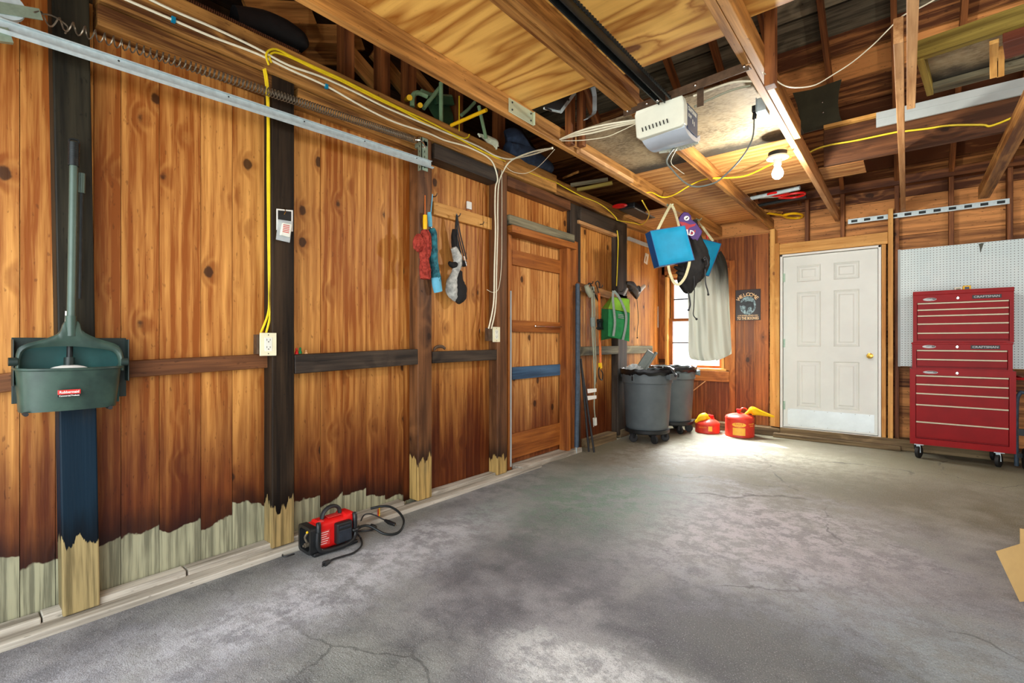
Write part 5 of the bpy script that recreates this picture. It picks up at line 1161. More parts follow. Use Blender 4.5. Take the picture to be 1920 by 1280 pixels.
# black bag, white tool, cord
z0 = WX(1190, 550, .10)
t = thing('black_sack', 'small crumpled black bag with a hanging cord at the end of the hook rail', 'bag', z0)
m = MB(); m.tube([WX(u, v, .09) - z0 for u, v in ((1174, 530), (1182, 534), (1190, 546), (1194, 560))], [.02, .05, .055, .012], 18, smooth=5, pleat=.10, pn=5, ell=.8); m.tube([WX(u, v, .09) - z0 for u, v in ((1196, 536), (1197, 545), (1194, 558))], [.02, .035, .012], 14, smooth=4, pleat=.1); m.build('bag_body', MT['binliner'], t, smooth=True)
m = MB(); m.tube([WX(u, v, .08) - z0 for u, v in ((1194, 560), (1196, 580), (1197, 600), (1195, 620), (1195, 632))], .004, 7, smooth=4); m.ball(WX(1195, 633, .08) - z0, .010, 8, 6); m.build('cord', MT['black'], t, smooth=True)
tubething('white_brush', MT['white'], TX([(1195, 552), (1201, 543), (1208, 536)], .10), [.012, .026, .022], 'white plastic piece next to the crumpled black bag', 'piece', 12, 4)
tubething('white_stick', MT['white'], TX([(1170, 553), (1176, 541)], .16), .012, 'short white stick above the green bag', 'stick', 10, 0)
m = MB(); a = WX(1211, 485, .008); mm = MB(); mm.prism([WX(u, v, .004) for u, v in ((1210, 474), (1216, 477), (1213, 496), (1207, 492))], (.006, 0, 0)); o = tag(mm.build('paper_tag', MT['paper'], None, a), 'small torn paper tag on the boards near the corner', 'tag')
mm = MB(); mm.prism([WX(u, v, .011) for u, v in ((1211, 480), (1213, 481), (1211, 491), (1209.5, 490))], (.001, 0, 0)); q = mm.build('print', MT['joistpale'], o); q.location = V((0, 0, 0)) - a

# ================================================================ BACK WALL THINGS
# black reflector triangle beside the window
ys_ = YB - .035
pts = [WY(1222, 575, ys_), WY(1230, 601, ys_), WY(1223, 614, ys_), WY(1215, 600, ys_)]
pts = [V((max(.004, p.x), p.y, p.z)) for p in pts]
t = thing('diamond_plate', 'small black diamond-shaped plate with a white edge beside the window', 'plate', pts[0])
m = MB(); m.prism(rel(pts, pts[0]), (0, -.006, 0)); m.build('plate', MT['black'], t)
m = MB()
for a, b in ((0, 1), (1, 2)): m.tube([pts[a] - pts[0] + V((0, -.007, 0)), pts[b] - pts[0] + V((0, -.007, 0))], .005, 6)
m.build('edge', MT['white'], t)
# welcome sign
p0, p1, p2 = WY(1379, 544, YB - .012), WY(1426, 543, YB - .012), WY(1379, 601, YB - .012)
sx0, sx1, sz1, sz0 = p0.x, p1.x, p0.z, p2.z; sc_ = V(((sx0 + sx1) / 2, YB - .004, (sz0 + sz1) / 2)); W_, H_ = sx1 - sx0, sz1 - sz0
t = thing('welcome_sign', 'dark hanging welcome sign with an oval animal picture left of the white door', 'sign', sc_)
m = MB(); m.box((-W_ / 2, -.008, -H_ / 2), (W_ / 2, 0, H_ / 2)); m.build('panel', MT['signblack'], t, bevel=.003)
m = MB(); R_ = W_ * .46
for k, ch in enumerate('WELCOME'):
    a = math.radians((3 - k) * 17.5); c = V((-math.sin(a) * R_ * .95, -.0082, H_ * .02 + math.cos(a) * R_ * .92))
    m.text(ch, c, (math.cos(a), 0, math.sin(a)), (-math.sin(a), 0, math.cos(a)), .062)
m.text('LOTS OF BULL SPOKEN HERE', (0, -.0082, -H_ * .345), (1, 0, 0), (0, 0, 1), .022, width=W_ * .80); m.text('TO THE BOONIES', (0, -.0082, -H_ * .435), (1, 0, 0), (0, 0, 1), .05, width=W_ * .86); m.build('lettering', MT['signtext'], t)
m = MB(); m.add([V((.32 * W_ * math.cos(k * math.pi / 16), -.0086, -.02 * H_ + .30 * H_ * math.sin(k * math.pi / 16))) for k in range(32)], [list(range(32))[::-1]]); m.build('picture', MT['signblue'], t)
m = MB(); m.add([V((x * W_, -.0092, z * H_)) for x, z in ((-.34, .06), (-.22, .10), (-.16, .16), (-.12, .10), (-.02, .13), (.10, .11), (.22, .07), (.25, -.02), (.20, -.20), (.16, -.20), (.15, -.06), (.02, -.08), (-.04, -.22), (-.09, -.22), (-.08, -.06), (-.16, .0), (-.26, -.03), (-.33, .01))], [list(range(18))[::-1]])
for s_ in (-.30, -.22, -.14): m.add([V((s_ * W_, -.0092, .12 * H_)), V(((s_ - .03) * W_, -.0092, .21 * H_)), V(((s_ + .03) * W_, -.0092, .13 * H_))], [(0, 2, 1)])
m.build('animal_figure', MT['moose'], t)
# pegboard
pz1, pz0 = WY(1689, 468.5, YB - .05).z, WY(1687, 686, YB - .05).z; px0 = WY(1688.5, 560, YB - .05).x
m = MB(); m.box((px0, YB - .05, pz0), (px0 + 2.44, YB - .042, pz1)); o = tag(m.build('pegboard', MT['peg'], None, (px0, YB - .05, pz0)), 'white pegboard behind the red tool chest', 'pegboard')
m = MB(); m.box((px0 - .022, YB - .052, pz0 - .005), (px0, YB - .035, pz1 + .005)); q = m.build('edge_strip', MT['greyboard'], o); q.location = V((0, 0, 0)) - V((px0, YB - .05, pz0))
c = WY(1838, 457, YB - .056)
m = MB(); m.prism([WY(u, v, YB - .056) for u, v in ((1835, 457), (1845, 455), (1842, 463), (1838, 474), (1837, 464))], (0, .004, 0)); tag(m.build('torn_paper', MT['olive'], None, c), 'dark torn scrap at the top edge of the pegboard', 'scrap')

# ---- red tool chest: three stacked units
YF = 6.18
def uz(v, D=4.745): return 1.15 - (v - 640) / FPX * D
def chest(name, label, cat, x0, x1, z0, z1, seams, hw, depth=.44):
    t = thing(name, label, cat, ((x0 + x1) / 2, YF + depth / 2, z0), 0, None)
    L = t.location.copy()
    def P(mb, nm, mat, par=None, **k):
        o = mb.build(nm, mat, par or t, **k); o.location = (V((0, 0, 0)) - L) if par is None else V((0, 0, 0)); return o
    m = MB(); fx0, fx1 = x0 + hw, x1 - hw; ft, fb = seams[0] + .016, seams[-1] - .004
    m.box((x0, YF, z0), (fx0, YF + depth, z1)); m.box((fx1, YF, z0), (x1, YF + depth, z1)); m.box((fx0, YF, ft), (fx1, YF + depth, z1)); m.box((fx0, YF, z0), (fx1, YF + depth, fb)); m.box((fx0, YF + .03, fb), (fx1, YF + depth, ft))
    P(m, 'body', MT['chestred'])
    for i in range(len(seams) - 1):
        a, b = seams[i], seams[i + 1]
        m = MB(); m.box((fx0 + .004, YF + .002, b + .012), (fx1 - .004, YF + .029, a - .001)); d = P(m, 'drawer', MT['drawerred'], bevel=.002)
        m = MB(); m.box((fx0 + .004, YF - .007, a - .001), (fx1 - .004, YF + .004, a + .013)); P(m, 'drawer_pull', MT['alu'], d, bevel=.003)
    return t, P, L
t, P, L = chest('tool_chest', 'red top tool chest with five drawers, uppermost of the stack', 'tool chest', 2.797, 3.49, 1.142, 1.635, [uz(571), uz(583), uz(594), uz(609), uz(626), uz(638)], .028)
m = MB(); m.box((2.795, YF - .006, 1.60), (3.492, YF + .45, 1.638)); P(m, 'lid', MT['chestred'], bevel=.004)
def plate(P, xa, z, w_, h_, txt=True):
    m = MB(); m.box((xa - w_ / 2, YF - .004, z - h_ / 2), (xa + w_ / 2, YF, z + h_ / 2)); m.box((xa - w_ / 2 - .004, YF - .002, z - h_ / 2 - .004), (xa + w_ / 2 + .004, YF, z + h_ / 2 + .004)); o = P(m, 'name_plate', MT['black'], bevel=.001)
    m = MB(); m.text('CRAFTSMAN', (xa, YF - .0042, z), (1, 0, 0), (0, 0, 1), h_ * .95, width=w_ * .92); P(m, 'lettering', MT['silver'], o)
def oval(P, xa, z, w_, h_):
    m = MB(); m.add([V((xa + w_ / 2 * math.cos(k * math.pi / 14), YF - .002, z + h_ / 2 * math.sin(k * math.pi / 14))) for k in range(28)], [list(range(28))[::-1]]); o = P(m, 'badge', MT['silver'])
    m = MB(); m.add([V((xa + .01 + w_ * .36 * math.cos(k * math.pi / 10), YF - .0026, z + .002 + h_ * .3 * math.sin(k * math.pi / 10))) for k in range(20)], [list(range(20))[::-1]]); P(m, 'badge_field', MT['black'], o)
    m = MB(); m.beam((xa - w_ * .36, YF - .003, z - .004), (xa + w_ * .2, YF - .003, z + .001), .001, h_ * .4, (0, 1, 0)); m.tube([(xa + w_ * .2, YF - .003, z - h_ * .1), (xa + w_ * .35, YF - .003, z + h_ * .2)], .003, 6); P(m, 'badge_mark', MT['silver'], o)
def lock(P, xa, z):
    m = MB(); m.lathe([(.013, 0), (.013, .006), (.009, .010), (.0, .010)], (xa, YF, z), 16, Mk); m.box((xa - .003, YF - .014, z - .012), (xa + .003, YF - .008, z + .012)); P(m, 'lock', MT['chrome'], smooth=True)
plate(P, 3.315, 1.563, .185, .026); oval(P, 2.92, 1.557, .10, .03); lock(P, 3.12, 1.560)
t, P, L = chest('tool_chest', 'red middle tool chest with two drawers between the other two units', 'tool chest', 2.79, 3.482, .884, 1.141, [uz(658), uz(674.5), uz(688)], .03)
plate(P, 3.305, 1.098, .185, .026); oval(P, 2.915, 1.10, .10, .03); lock(P, 3.115, 1.10)
m = MB(); m.box((2.785, YF - .004, 1.122), (3.487, YF + .444, 1.141)); P(m, 'top_edge', MT['chestred'], bevel=.003)
t, P, L = chest('tool_cabinet', 'red rolling tool cabinet on casters with five drawers, lowest of the stack', 'tool cabinet', 2.772, 3.503, .145, .883, [uz(705), uz(721), uz(738), uz(759), uz(791), uz(820)], .042, .46)
oval(P, 2.925, .852, .11, .026); lock(P, 3.115, .852)
m = MB(); m.tube([(3.503, YF + .06, .815), (3.56, YF + .06, .815), (3.56, YF + .40, .815), (3.503, YF + .40, .815)], .013, 10); P(m, 'side_handle', MT['chestred'], smooth=True)
for cxx, cyy in ((2.84, YF + .07), (3.40, YF + .07), (2.84, YF + .39), (3.40, YF + .39)):
    m = MB(); m.lathe([(.014, -.018), (.05, -.018), (.062, -.012), (.062, .012), (.05, .018), (.014, .018)], (cxx, cyy, .062), 24, Matrix.Rotation(math.radians(70), 4, 'Z') @ Matrix.Rotation(math.pi / 2, 4, 'X')); c_ = P(m, 'caster', MT['rubber'], smooth=True)
    m = MB(); m.box((cxx - .035, cyy - .035, .132), (cxx + .035, cyy + .035, .145)); m.beam((cxx - .005, cyy - .026, .13), (cxx, cyy - .026, .055), .03, .003, (1, 0, 0)); m.beam((cxx - .005, cyy + .026, .13), (cxx, cyy + .026, .055), .03, .003, (1, 0, 0)); m.tube([(cxx, cyy - .03, .062), (cxx, cyy + .03, .062)], .012, 10); P(m, 'caster_fork', MT['galv'], c_)
# little boxes on top
for u0, u1, mt, lb, dz in ((1789, 1804, 'paper', 'small white box on top of the red tool chest', .036), (1805, 1820, 'yellowplastic', 'small yellow box on top of the red tool chest', .048)):
    a, b = WY(u0, 535, YF + .2), WY(u1, 535, YF + .2); mm = MB(); mm.box((a.x, YF + .17, 1.639), (b.x, YF + .23, 1.639 + dz)); o = tag(mm.build('small_box', MT[mt], None, (a.x, YF + .2, 1.639), bevel=.002), lb, 'box', 'small boxes on the tool chest')
    mm = MB(); mm.box((a.x + .012, YF + .1694, 1.639 + dz * .3), (b.x - .012, YF + .17, 1.639 + dz * .75)); q = mm.build('print', MT['navy'] if 'yellow' in lb else MT['taupe'], o); q.location = V((0, 0, 0)) - V((a.x, YF + .2, 1.639))
# dark tube handle at the right edge
c0 = WY(1906, 840, 6.3)
t = thing('hand_truck', 'dark tubular handle and frame standing right of the red cabinet', 'hand truck', V((c0.x, 6.3, 0)))
m = MB(); L = t.location; top_ = WY(1920, 736, 6.3)
m.tube([V((c0.x, 6.3, .02)) - L, V((c0.x, 6.3, .55)) - L, V((c0.x + .02, 6.3, top_.z - .01)) - L, V((c0.x + .07, 6.3, top_.z)) - L, V((c0.x + .35, 6.3, top_.z)) - L, V((c0.x + .42, 6.3, top_.z - .05)) - L, V((c0.x + .43, 6.3, .02)) - L], .016, 10, smooth=4); m.build('tube_frame', MT['bluepipe'], t, smooth=True)
m = MB(); Mr = Matrix.Rotation(math.pi / 2, 4, 'Y')
m.lathe([(.03, -.025), (.09, -.025), (.10, 0), (.09, .025), (.03, .025)], (.06, -.05, .10), 24, Mr); m.build('wheel', MT['rubber'], t, smooth=True)
m = MB(); m.box((.0, -.02, .30), (.42, .0, .36)); m.box((0, -.02, .1), (.42, 0, .14)); m.build('crossbar', MT['blacksteel'], t)
# ================================================================ ON THE FLOOR
# ---- trash cans on dollies
def bin_(loc, label, rot, s=1.):
    t = thing('trash_can', label, 'trash can', loc, rot, 'grey round trash cans on dollies')
    prof = [(.001, .150), (.225, .150), (.232, .158), (.236, .17), (.240, .19), (.268, .66), (.270, .675), (.284, .680), (.286, .80), (.292, .805), (.294, .828), (.282, .830), (.276, .80), (.262, .66), (.228, .20), (.001, .19)]
    m = MB(); m.lathe([(r * s, z) for r, z in prof], (0, 0, 0), 48); b = m.build('can_body', MT['bin'], t, smooth=True)
    for a in (0, math.pi):
        m = MB(); c = V((.292 * s * math.cos(a), .292 * s * math.sin(a), .755)); d = V((math.cos(a), math.sin(a), 0)); e = V((-math.sin(a), math.cos(a), 0))
        m.beam(c - d * .01 + e * -.06, c + d * .035 + e * -.06, .02, .05); m.beam(c - d * .01 + e * .06, c + d * .035 + e * .06, .02, .05); m.beam(c + d * .035 + e * -.07, c + d * .035 + e * .07, .022, .07); m.build('handle', MT['bin'], t, bevel=.006)
    m = MB(); N = 96; ring = []
    rng = random.Random(5 + int(rot * 10))
    ph = [rng.uniform(0, 6.28) for _ in range(6)]
    for j, (r, z) in enumerate(((.262, .74), (.272, .80), (.290, .834), (.302, .836), (.304, .815), (.300, .775))):
        row = []
        for k in range(N):
            th = 2 * math.pi * k / N; w_ = sum(math.sin(th * (5 + 4 * q) + ph[q]) for q in range(5)) / 5
            row.append(V(((r * s + .006 * w_ * (j > 2)) * math.cos(th), (r * s + .006 * w_ * (j > 2)) * math.sin(th), z + (.012 * w_ if j < 5 else .022 * w_))))
        ring.append(row)
    vs = [q for row in ring for q in row]
    m.add(vs, [(j * N + k, j * N + (k + 1) % N, (j + 1) * N + (k + 1) % N, (j + 1) * N + k) for j in range(5) for k in range(N)]); m.build('bin_liner', MT['binliner'], t, smooth=True, solid=.003)
    m = MB(); m.lathe([(.001, .105), (.235, .105), (.250, .115), (.252, .150), (.236, .152), (.001, .148)], (0, 0, 0), 40); dl = m.build('dolly', MT['black'], t, smooth=True)
    for k in range(5):
        a = k * 2 * math.pi / 5 + .5 - rot; c = V((.20 * math.cos(a), .20 * math.sin(a), .048))
        m = MB(); m.lathe([(.010, -.013), (.042, -.013), (.048, -.007), (.048, .007), (.042, .013), (.010, .013)], c, 20, Matrix.Rotation(a + k * .9, 4, 'Z') @ Matrix.Rotation(math.pi / 2, 4, 'X'))
        m.beam(c + V((.0, 0, .06)), c, .05, .036, (1, 0, 0)); m.build('caster', MT['rubber'], t, smooth=True)
    m = MB(); c = V((0, -.289 * s, .74)); m.box(c - V((.022, .010, .05)), c + V((.022, .004, .045))); lt = m.build('latch', MT['bin'], t, bevel=.004)
    m = MB(); m.box(c - V((.010, .013, .03)), c + V((.010, -.008, .02))); m.build('latch_hole', MT['black'], lt)
    return t
p = WZ(1212, 826, 0)
B1 = bin_((p.x, p.y + .02, 0), 'grey trash can with junk sticking out of its black liner, the nearer one', -.15)
b1 = B1.location
p = WZ(1261, 808, .0); B2 = bin_((p.x, p.y, 0), 'grey trash can standing beside the window behind the other', .6, .96)
# rubbish in the nearer can: each piece is a thing of its own
A = b1 + V((.0, .02, .72))
d_ = WD(1199, 695, 5.62) ; e_ = WD(1222, 660, 5.6)
mm = MB(); dd = (e_ - d_).normalized(); mm.beam(d_ - dd * .10, e_, .11, .03, RT); mm.beam(d_ - dd * .10 + RT * .055, e_ + RT * .055, .025, .06, RT)
tag(mm.build('plastic_channel', MT['greycord'], None, d_, bevel=.006), 'grey plastic channel sticking up out of the nearer trash can', 'channel')
q0 = b1 + V((-.12, -.08, .80)); mm = MB()
rng = random.Random(3)
def crumple(a, b):
    th = 2 * math.pi * a; r = .14 * (1 - b * .95)
    return q0 + V((r * math.cos(th), r * math.sin(th), .075 * math.sin(b * 1.6) + .012 * math.sin(th * 5 + b * 9) + .01 * math.sin(th * 9 - b * 14)))
mm.sheet(crumple, 40, 8); tag(mm.build('crumpled_plastic', MT['clear'], None, q0, smooth=True), 'crumpled clear plastic on top of the nearer trash can', 'plastic')
p1 = b1 + V((.255, -.04, .835)); mm = MB()
mm.tube([p1 + V((-.04, 0, .01)), p1 + V((.03, .0, .015)), p1 + V((.07, .01, -.04)), p1 + V((.10, .01, -.07))], [.018, .02, .016, .014], 10, smooth=3); mm.tube([p1 + V((-.02, .03, .0)), p1 + V((.02, .03, .03)), p1 + V((.05, .02, .0))], .008, 8, smooth=3)
tag(mm.build('spray_nozzle', MT['black'], None, p1, smooth=True), 'black nozzle hanging over the rim between the two trash cans', 'nozzle')
# ---- gas cans
def gascan(loc, rad, h, label, rot, tall):
    t = thing('gas_can', label, 'gas can', loc, rot, 'red safety gas cans with yellow funnels')
    m = MB()
    pr = [(.001, 0), (rad * .97, 0), (rad, .008), (rad * .99, .016), (rad * .985, h - .015), (rad, h - .008), (rad * .99, h)]
    pr += [(rad * .9, h + .022), (rad * .6, h + .05), (rad * .3, h + .062), (.001, h + .066)] if not tall else [(rad * .92, h + .02), (rad * .6, h + .04), (rad * .3, h + .05), (.001, h + .052)]
    m.lathe(pr, (0, 0, 0), 40); m.build('can_body', MT['canred'], t, smooth=True)
    top = h + .055; m = MB(); m.lathe([(.018, top - .01), (.018, top + .03), (.027, top + .032), (.027, top + .045), (.001, top + .047)], (-.01 if tall else .045, 0, 0), 18); m.build('filler_cap', MT['redplastic'], t, smooth=True)
    m = MB(); m.tube([(-.06, .0, top - .02), (-.05, 0, top + .03), (.03, .0, top + .05), (.07, .0, top + .02), (.08, 0, top - .02)] if not tall else [(.0, .02, top), (.03, .02, top + .055), (.08, .02, top + .045), (.10, .02, top - .02)], .007, 8, smooth=4); m.build('bail_handle', MT['canred'], t, smooth=True)
    m = MB()
    if tall: prf = [((.06, -.03, top - .01), .012), ((.10, -.03, top + .02), .022), ((.13, -.03, top + .035), .052), ((.16, -.03, top + .03), .050), ((.22, -.03, top + .015), .034), ((.30, -.03, top - .005), .020), ((.37, -.03, top - .025), .011)]
    else: prf = [((.03, -.03, top + .0), .012), ((.0, -.035, top + .01), .028), ((-.03, -.04, top + .025), .055), ((-.07, -.045, top + .012), .050), ((-.11, -.05, top - .02), .028), ((-.145, -.055, top - .045), .014)]
    m.tube([q for q, _ in prf], [r for _, r in prf], 20, smooth=3); m.build('funnel', MT['yellowplastic'], t, smooth=True)
    def cyl(a, z, r_=1.004): return V((rad * r_ * math.sin(a), -rad * r_ * math.cos(a), z))
    def ring(body, ang, z, size, mat, nm, par):
        m = MB()
        for k, ch in enumerate(body):
            a = ang + (k - (len(body) - 1) / 2) * size * .78 / rad
            if ch != ' ': m.text(ch, cyl(a, z), (math.cos(a), math.sin(a), 0), (0, 0, 1), size)
        return m.build(nm, mat, par)
    if tall:
        m = MB(); m.sheet(lambda a, b: cyl(-.15 + (a - .5) * .95 * math.sqrt(max(0., 1 - (2 * b - 1) ** 2)) , .155 + (b - .5) * .055, 1.006), 14, 10); ov = m.build('oval_label', MT['canyellow'], t, smooth=True)
        ring('EAGLE', -.15, .162, .024, MT['canred'], 'lettering', ov); ring('GASOLINE', -.15, .140, .011, MT['canred'], 'lettering', ov)
        m = MB(); m.sheet(lambda a, b: cyl(-.15 + (a - .5) * .85, .03 + b * .09, 1.003), 12, 4); ll = m.build('lower_label', MT['canyellow'], t, smooth=True)
        ring('SAFETY', .78, .165, .020, MT['canyellow'], 'lettering', t); ring('DANGER', .80, .14, .013, MT['canyellow'], 'lettering', t)
    else:
        ring('SAFETY', -.45, .075, .022, MT['canyellow'], 'lettering', t)
        m = MB(); m.sheet(lambda a, b: cyl(.18 + (a - .5) * .32, .035 + b * .06, 1.004), 8, 4); m.build('label', MT['canyellow'], t, smooth=True)
    return t
p = WZ(1341, 803, 0); gascan((p.x, min(p.y, YB - .36), 0), .147, .115, 'low red gas can with a yellow funnel lying on top, near the trash cans', .35, False)
p = WZ(1395, 812, 0); gascan((p.x, min(p.y, YB - .36), 0), .165, .225, 'taller red gas can with a long yellow funnel beside the white door', .35, True)
# ---- red compressor with cords
cx0, cy0 = .245, 1.285
t = thing('air_compressor', 'red and black portable air compressor with a carry handle beside the post', 'air compressor', (cx0, cy0 + .16, 0), math.radians(-2))
L = .155; D2 = .062
m = MB()
def body(a, b):
    y = -L + .05 + a * (2 * L - .075); th = b * 2 * math.pi; ex = .45
    hh = .078 + (.012 if .72 < a < .95 else 0) - (.012 if a < .1 else 0)
    c, s_ = math.cos(th), math.sin(th)
    return V((D2 * math.copysign(abs(c) ** ex, c), y, .092 + hh * math.copysign(abs(s_) ** ex, s_)))
m.sheet(body, 24, 40); m.add([body(0, k / 40) for k in range(40)], [list(range(40))]); m.add([body(1, k / 40) for k in range(40)], [list(range(40))[::-1]]); bd = m.build('housing', MT['redplastic'], t, smooth=True)
m = MB()
ed = []
def rr(x, z, r=.02, n=5):
    o = []
    for sx_, sz_, a0 in ((1, 1, 0), (-1, 1, 90), (-1, -1, 180), (1, -1, 270)):
        for k in range(n + 1): a = math.radians(a0 + 90 * k / n); o.append((sx_ * (x - r) + r * math.cos(a), sz_ * (z - r) + r * math.sin(a)))
    return o
A_ = rr(.070, .072); B_ = rr(.055, .056); n = len(A_)
y0, y1 = -L + .012, -L + .05
vs = [V((x, y0, .085 + z)) for x, z in A_] + [V((x, y1, .085 + z)) for x, z in A_] + [V((x, y0, .085 + z)) for x, z in B_] + [V((x, y0 + .03, .085 + z)) for x, z in B_]
fs = []
for k in range(n):
    j = (k + 1) % n; fs += [(k, n + k, n + j, j), (k, j, 2 * n + j, 2 * n + k), (2 * n + k, 2 * n + j, 3 * n + j, 3 * n + k)]
fs += [[3 * n + k for k in range(n)], [n + k for k in range(n)][::-1]]
m.add(vs, fs); m.build('end_bezel', MT['black'], t, smooth=True)
m = MB(); m.lathe([(.001, 0), (.012, 0), (.012, .02), (.006, .02), (.006, .03), (.001, .03)], (.01, -L + .03, .055), 14, Matrix.Rotation(math.pi / 2, 4, 'X')); m.tube([(-.005, -L + .03, .06), (-.01, -L + .02, .09), (.0, -L + .03, .115)], .006, 8, smooth=3); m.build('air_fitting', MT['steel'], t, smooth=True)
m = MB(); m.ball((.0, -L + .028, .118), .007, 8, 6); m.build('fitting_tip', MT['yellowplastic'], t, smooth=True)
m = MB(); m.box((D2 - .01, -.005, .035), (D2 + .032, .090, .150)); bt = m.build('battery_pack', MT['black'], t, bevel=.010)
m = MB(); m.box((D2 + .030, .005, .045), (D2 + .036, .08, .11)); m.box((D2 + .028, .01, .120), (D2 + .034, .075, .132)); m.build('battery_face', MT['darkface'], bt, bevel=.003)
m = MB(); m.box((D2 - .002, -.095, .045), (D2 + .003, -.030, .125)); lb = m.build('label', MT['redlabel'], t, bevel=.002)
m = MB()
for k in range(6): m.box((D2 + .003, -.09, .055 + k * .012), (D2 + .004, -.05 + (k % 3) * .006, .0575 + k * .012))
m.build('print', MT['white'], lb)
m = MB(); m.tube([(0, -.045, .165), (0, -.035, .20), (0, -.005, .222), (0, .03, .222), (0, .055, .205), (0, .062, .178)], .010, 12, smooth=4, ell=1.6); m.build('carry_handle', MT['rubber'], t, smooth=True)
m = MB()
for y in (-.10, .115): m.tube([(.035, y, .035), (.068, y + .0, .06), (.072, y, .15), (.06, y + .005, .172)], .013, 10, smooth=3)
m.build('post_guard', MT['black'], t, smooth=True)
m = MB(); m.tube([(.075, -.105, .13), (.078, -.108, .06), (.080, -.085, .028), (.088, -.02, .02), (.090, .06, .024), (.080, .11, .05), (.072, .115, .10)], .012, 12, smooth=5); m.build('hose', MT['black'], t, smooth=True)
m = MB(); m.tube([(.055, .085, .085), (.085, .105, .085), (.070, .13, .078), (.055, .14, .075)], .011, 10, smooth=4); m.build('elbow_hose', MT['black'], t, smooth=True)
m = MB(); m.box((-.06, -L + .03, .0), (.075, L - .02, .020)); m.build('base', MT['black'], t, bevel=.006)
m = MB(); m.box((-.02, -.02, .172), (.03, .06, .176)); m.ball((.03, -.065, .168), (.014, .018, .008)); m.build('top_label', MT['redlabel'], t, bevel=.002)
co = t.location
m = MB(); m.tube([co + V((.04, .13, .07)), WZ(690, 985, .07), WZ(720, 1000, .03), WZ(742, 1000, .015), WZ(754, 990, .03), WZ(757, 975, .05), WZ(748, 960, .08), WZ(732, 950, .10), WZ(715, 949, .10), WZ(695, 953, .09)], .0075, 10, smooth=6); o = tag(m.build('air_hose', MT['blacksteel'], None, co, smooth=True), 'thick dark hose curling behind the red compressor', 'hose')
z0 = WZ(660, 1030, .0)
t2 = thing('power_cable', 'black power cord with a two-prong plug in front of the red compressor', 'cord', z0)
m = MB(); m.tube([co + V((.05, .13, .06)) - z0] + [WZ(u, v, .009) - z0 for u, v in ((676, 1008), (678, 1022), (665, 1035), (645, 1042), (625, 1048), (616, 1053))], .0055, 8, smooth=5); m.build('cord', MT['black'], t2, smooth=True)
m = MB(); m.tube([WZ(617, 1052, .012) - z0, WZ(608, 1057, .012) - z0], [.010, .016], 10); m.tube([WZ(608, 1056, .016) - z0, WZ(604, 1059, .016) - z0], .003, 6); m.tube([WZ(608, 1059, .008) - z0, WZ(604, 1062, .008) - z0], .003, 6); m.build('plug', MT['rubber'], t2, smooth=True)
z0 = WZ(735, 985, .0)
t2 = thing('adapter_cable', 'black cord with a lighter-socket plug right of the red compressor', 'cord', z0)
m = MB(); m.tube([co + V((.03, .15, .05)) - z0] + [WZ(u, v, h_) - z0 for u, v, h_ in ((675, 980, .02), (682, 966, .07), (692, 963, .075), (704, 966, .06), (718, 973, .035), (724, 976, .03))], .004, 8, smooth=5); m.tube([WZ(u, v, .008) - z0 for u, v in ((664, 996), (690, 994), (704, 990), (703, 985), (690, 983), (670, 992))], .005, 8, smooth=5); m.build('cord', MT['black'], t2, smooth=True)
m = MB(); m.tube([WZ(722, 975, .03) - z0, WZ(730, 979, .024) - z0, WZ(740, 983, .02) - z0], [.008, .014, .011], 12); m.build('plug', MT['black'], t2, smooth=True)
m = MB(); m.tube([WZ(740, 983, .02) - z0, WZ(743, 984.5, .019) - z0], .005, 8); m.build('plug_tip', MT['chrome'], t2, smooth=True)
m = MB(); m.beam(WZ(711, 953, .055), WZ(711, 967, .05), .006, .022, FW); o = tag(m.build('cord_tag', MT['yellowplastic'], None, WZ(711, 953, .05)), 'small yellow and red tag on the cord behind the compressor', 'tag')
m = MB(); m.beam(WZ(709, 956, .057), WZ(709, 968, .05), .007, .011, FW); q = m.build('red_half', MT['redlabel'], o); q.location = V((0, 0, 0)) - WZ(711, 953, .05)
m = MB(); m.tube([WZ(u, v, .008) for u, v in ((552, 1038), (538, 1042), (530, 1042), (532, 1036), (545, 1031), (553, 1031))], .004, 8, smooth=5); tag(m.build('cord_loop', MT['black'], None, WZ(540, 1040, 0), smooth=True), 'small black cord loop on the floor left of the compressor', 'cord')
# ---- cardboard box at the right edge
a, b = WZ(1912, 1128, .005), WZ(1867, 1033, .22)
t = thing('cardboard_box', 'open cardboard box flap at the right edge of the floor', 'box', a)
c = WZ(1935, 1012, .26); d = WZ(1965, 1122, .01)
m = MB(); m.prism(rel([a, b, c, d], a), (.004, .004, 0)); m.build('flap', MT['cardboard'], t)
m = MB(); e0 = V((a.x + .03, a.y + .03, .0)) - a; m.box(e0 + V((.03, 0, 0)), e0 + V((.5, .45, .012))); m.box(e0 + V((.03, .44, 0)), e0 + V((.5, .45, .2))); m.box(e0 + V((.49, 0, 0)), e0 + V((.5, .45, .2))); m.build('box_body', MT['cardboard'], t)

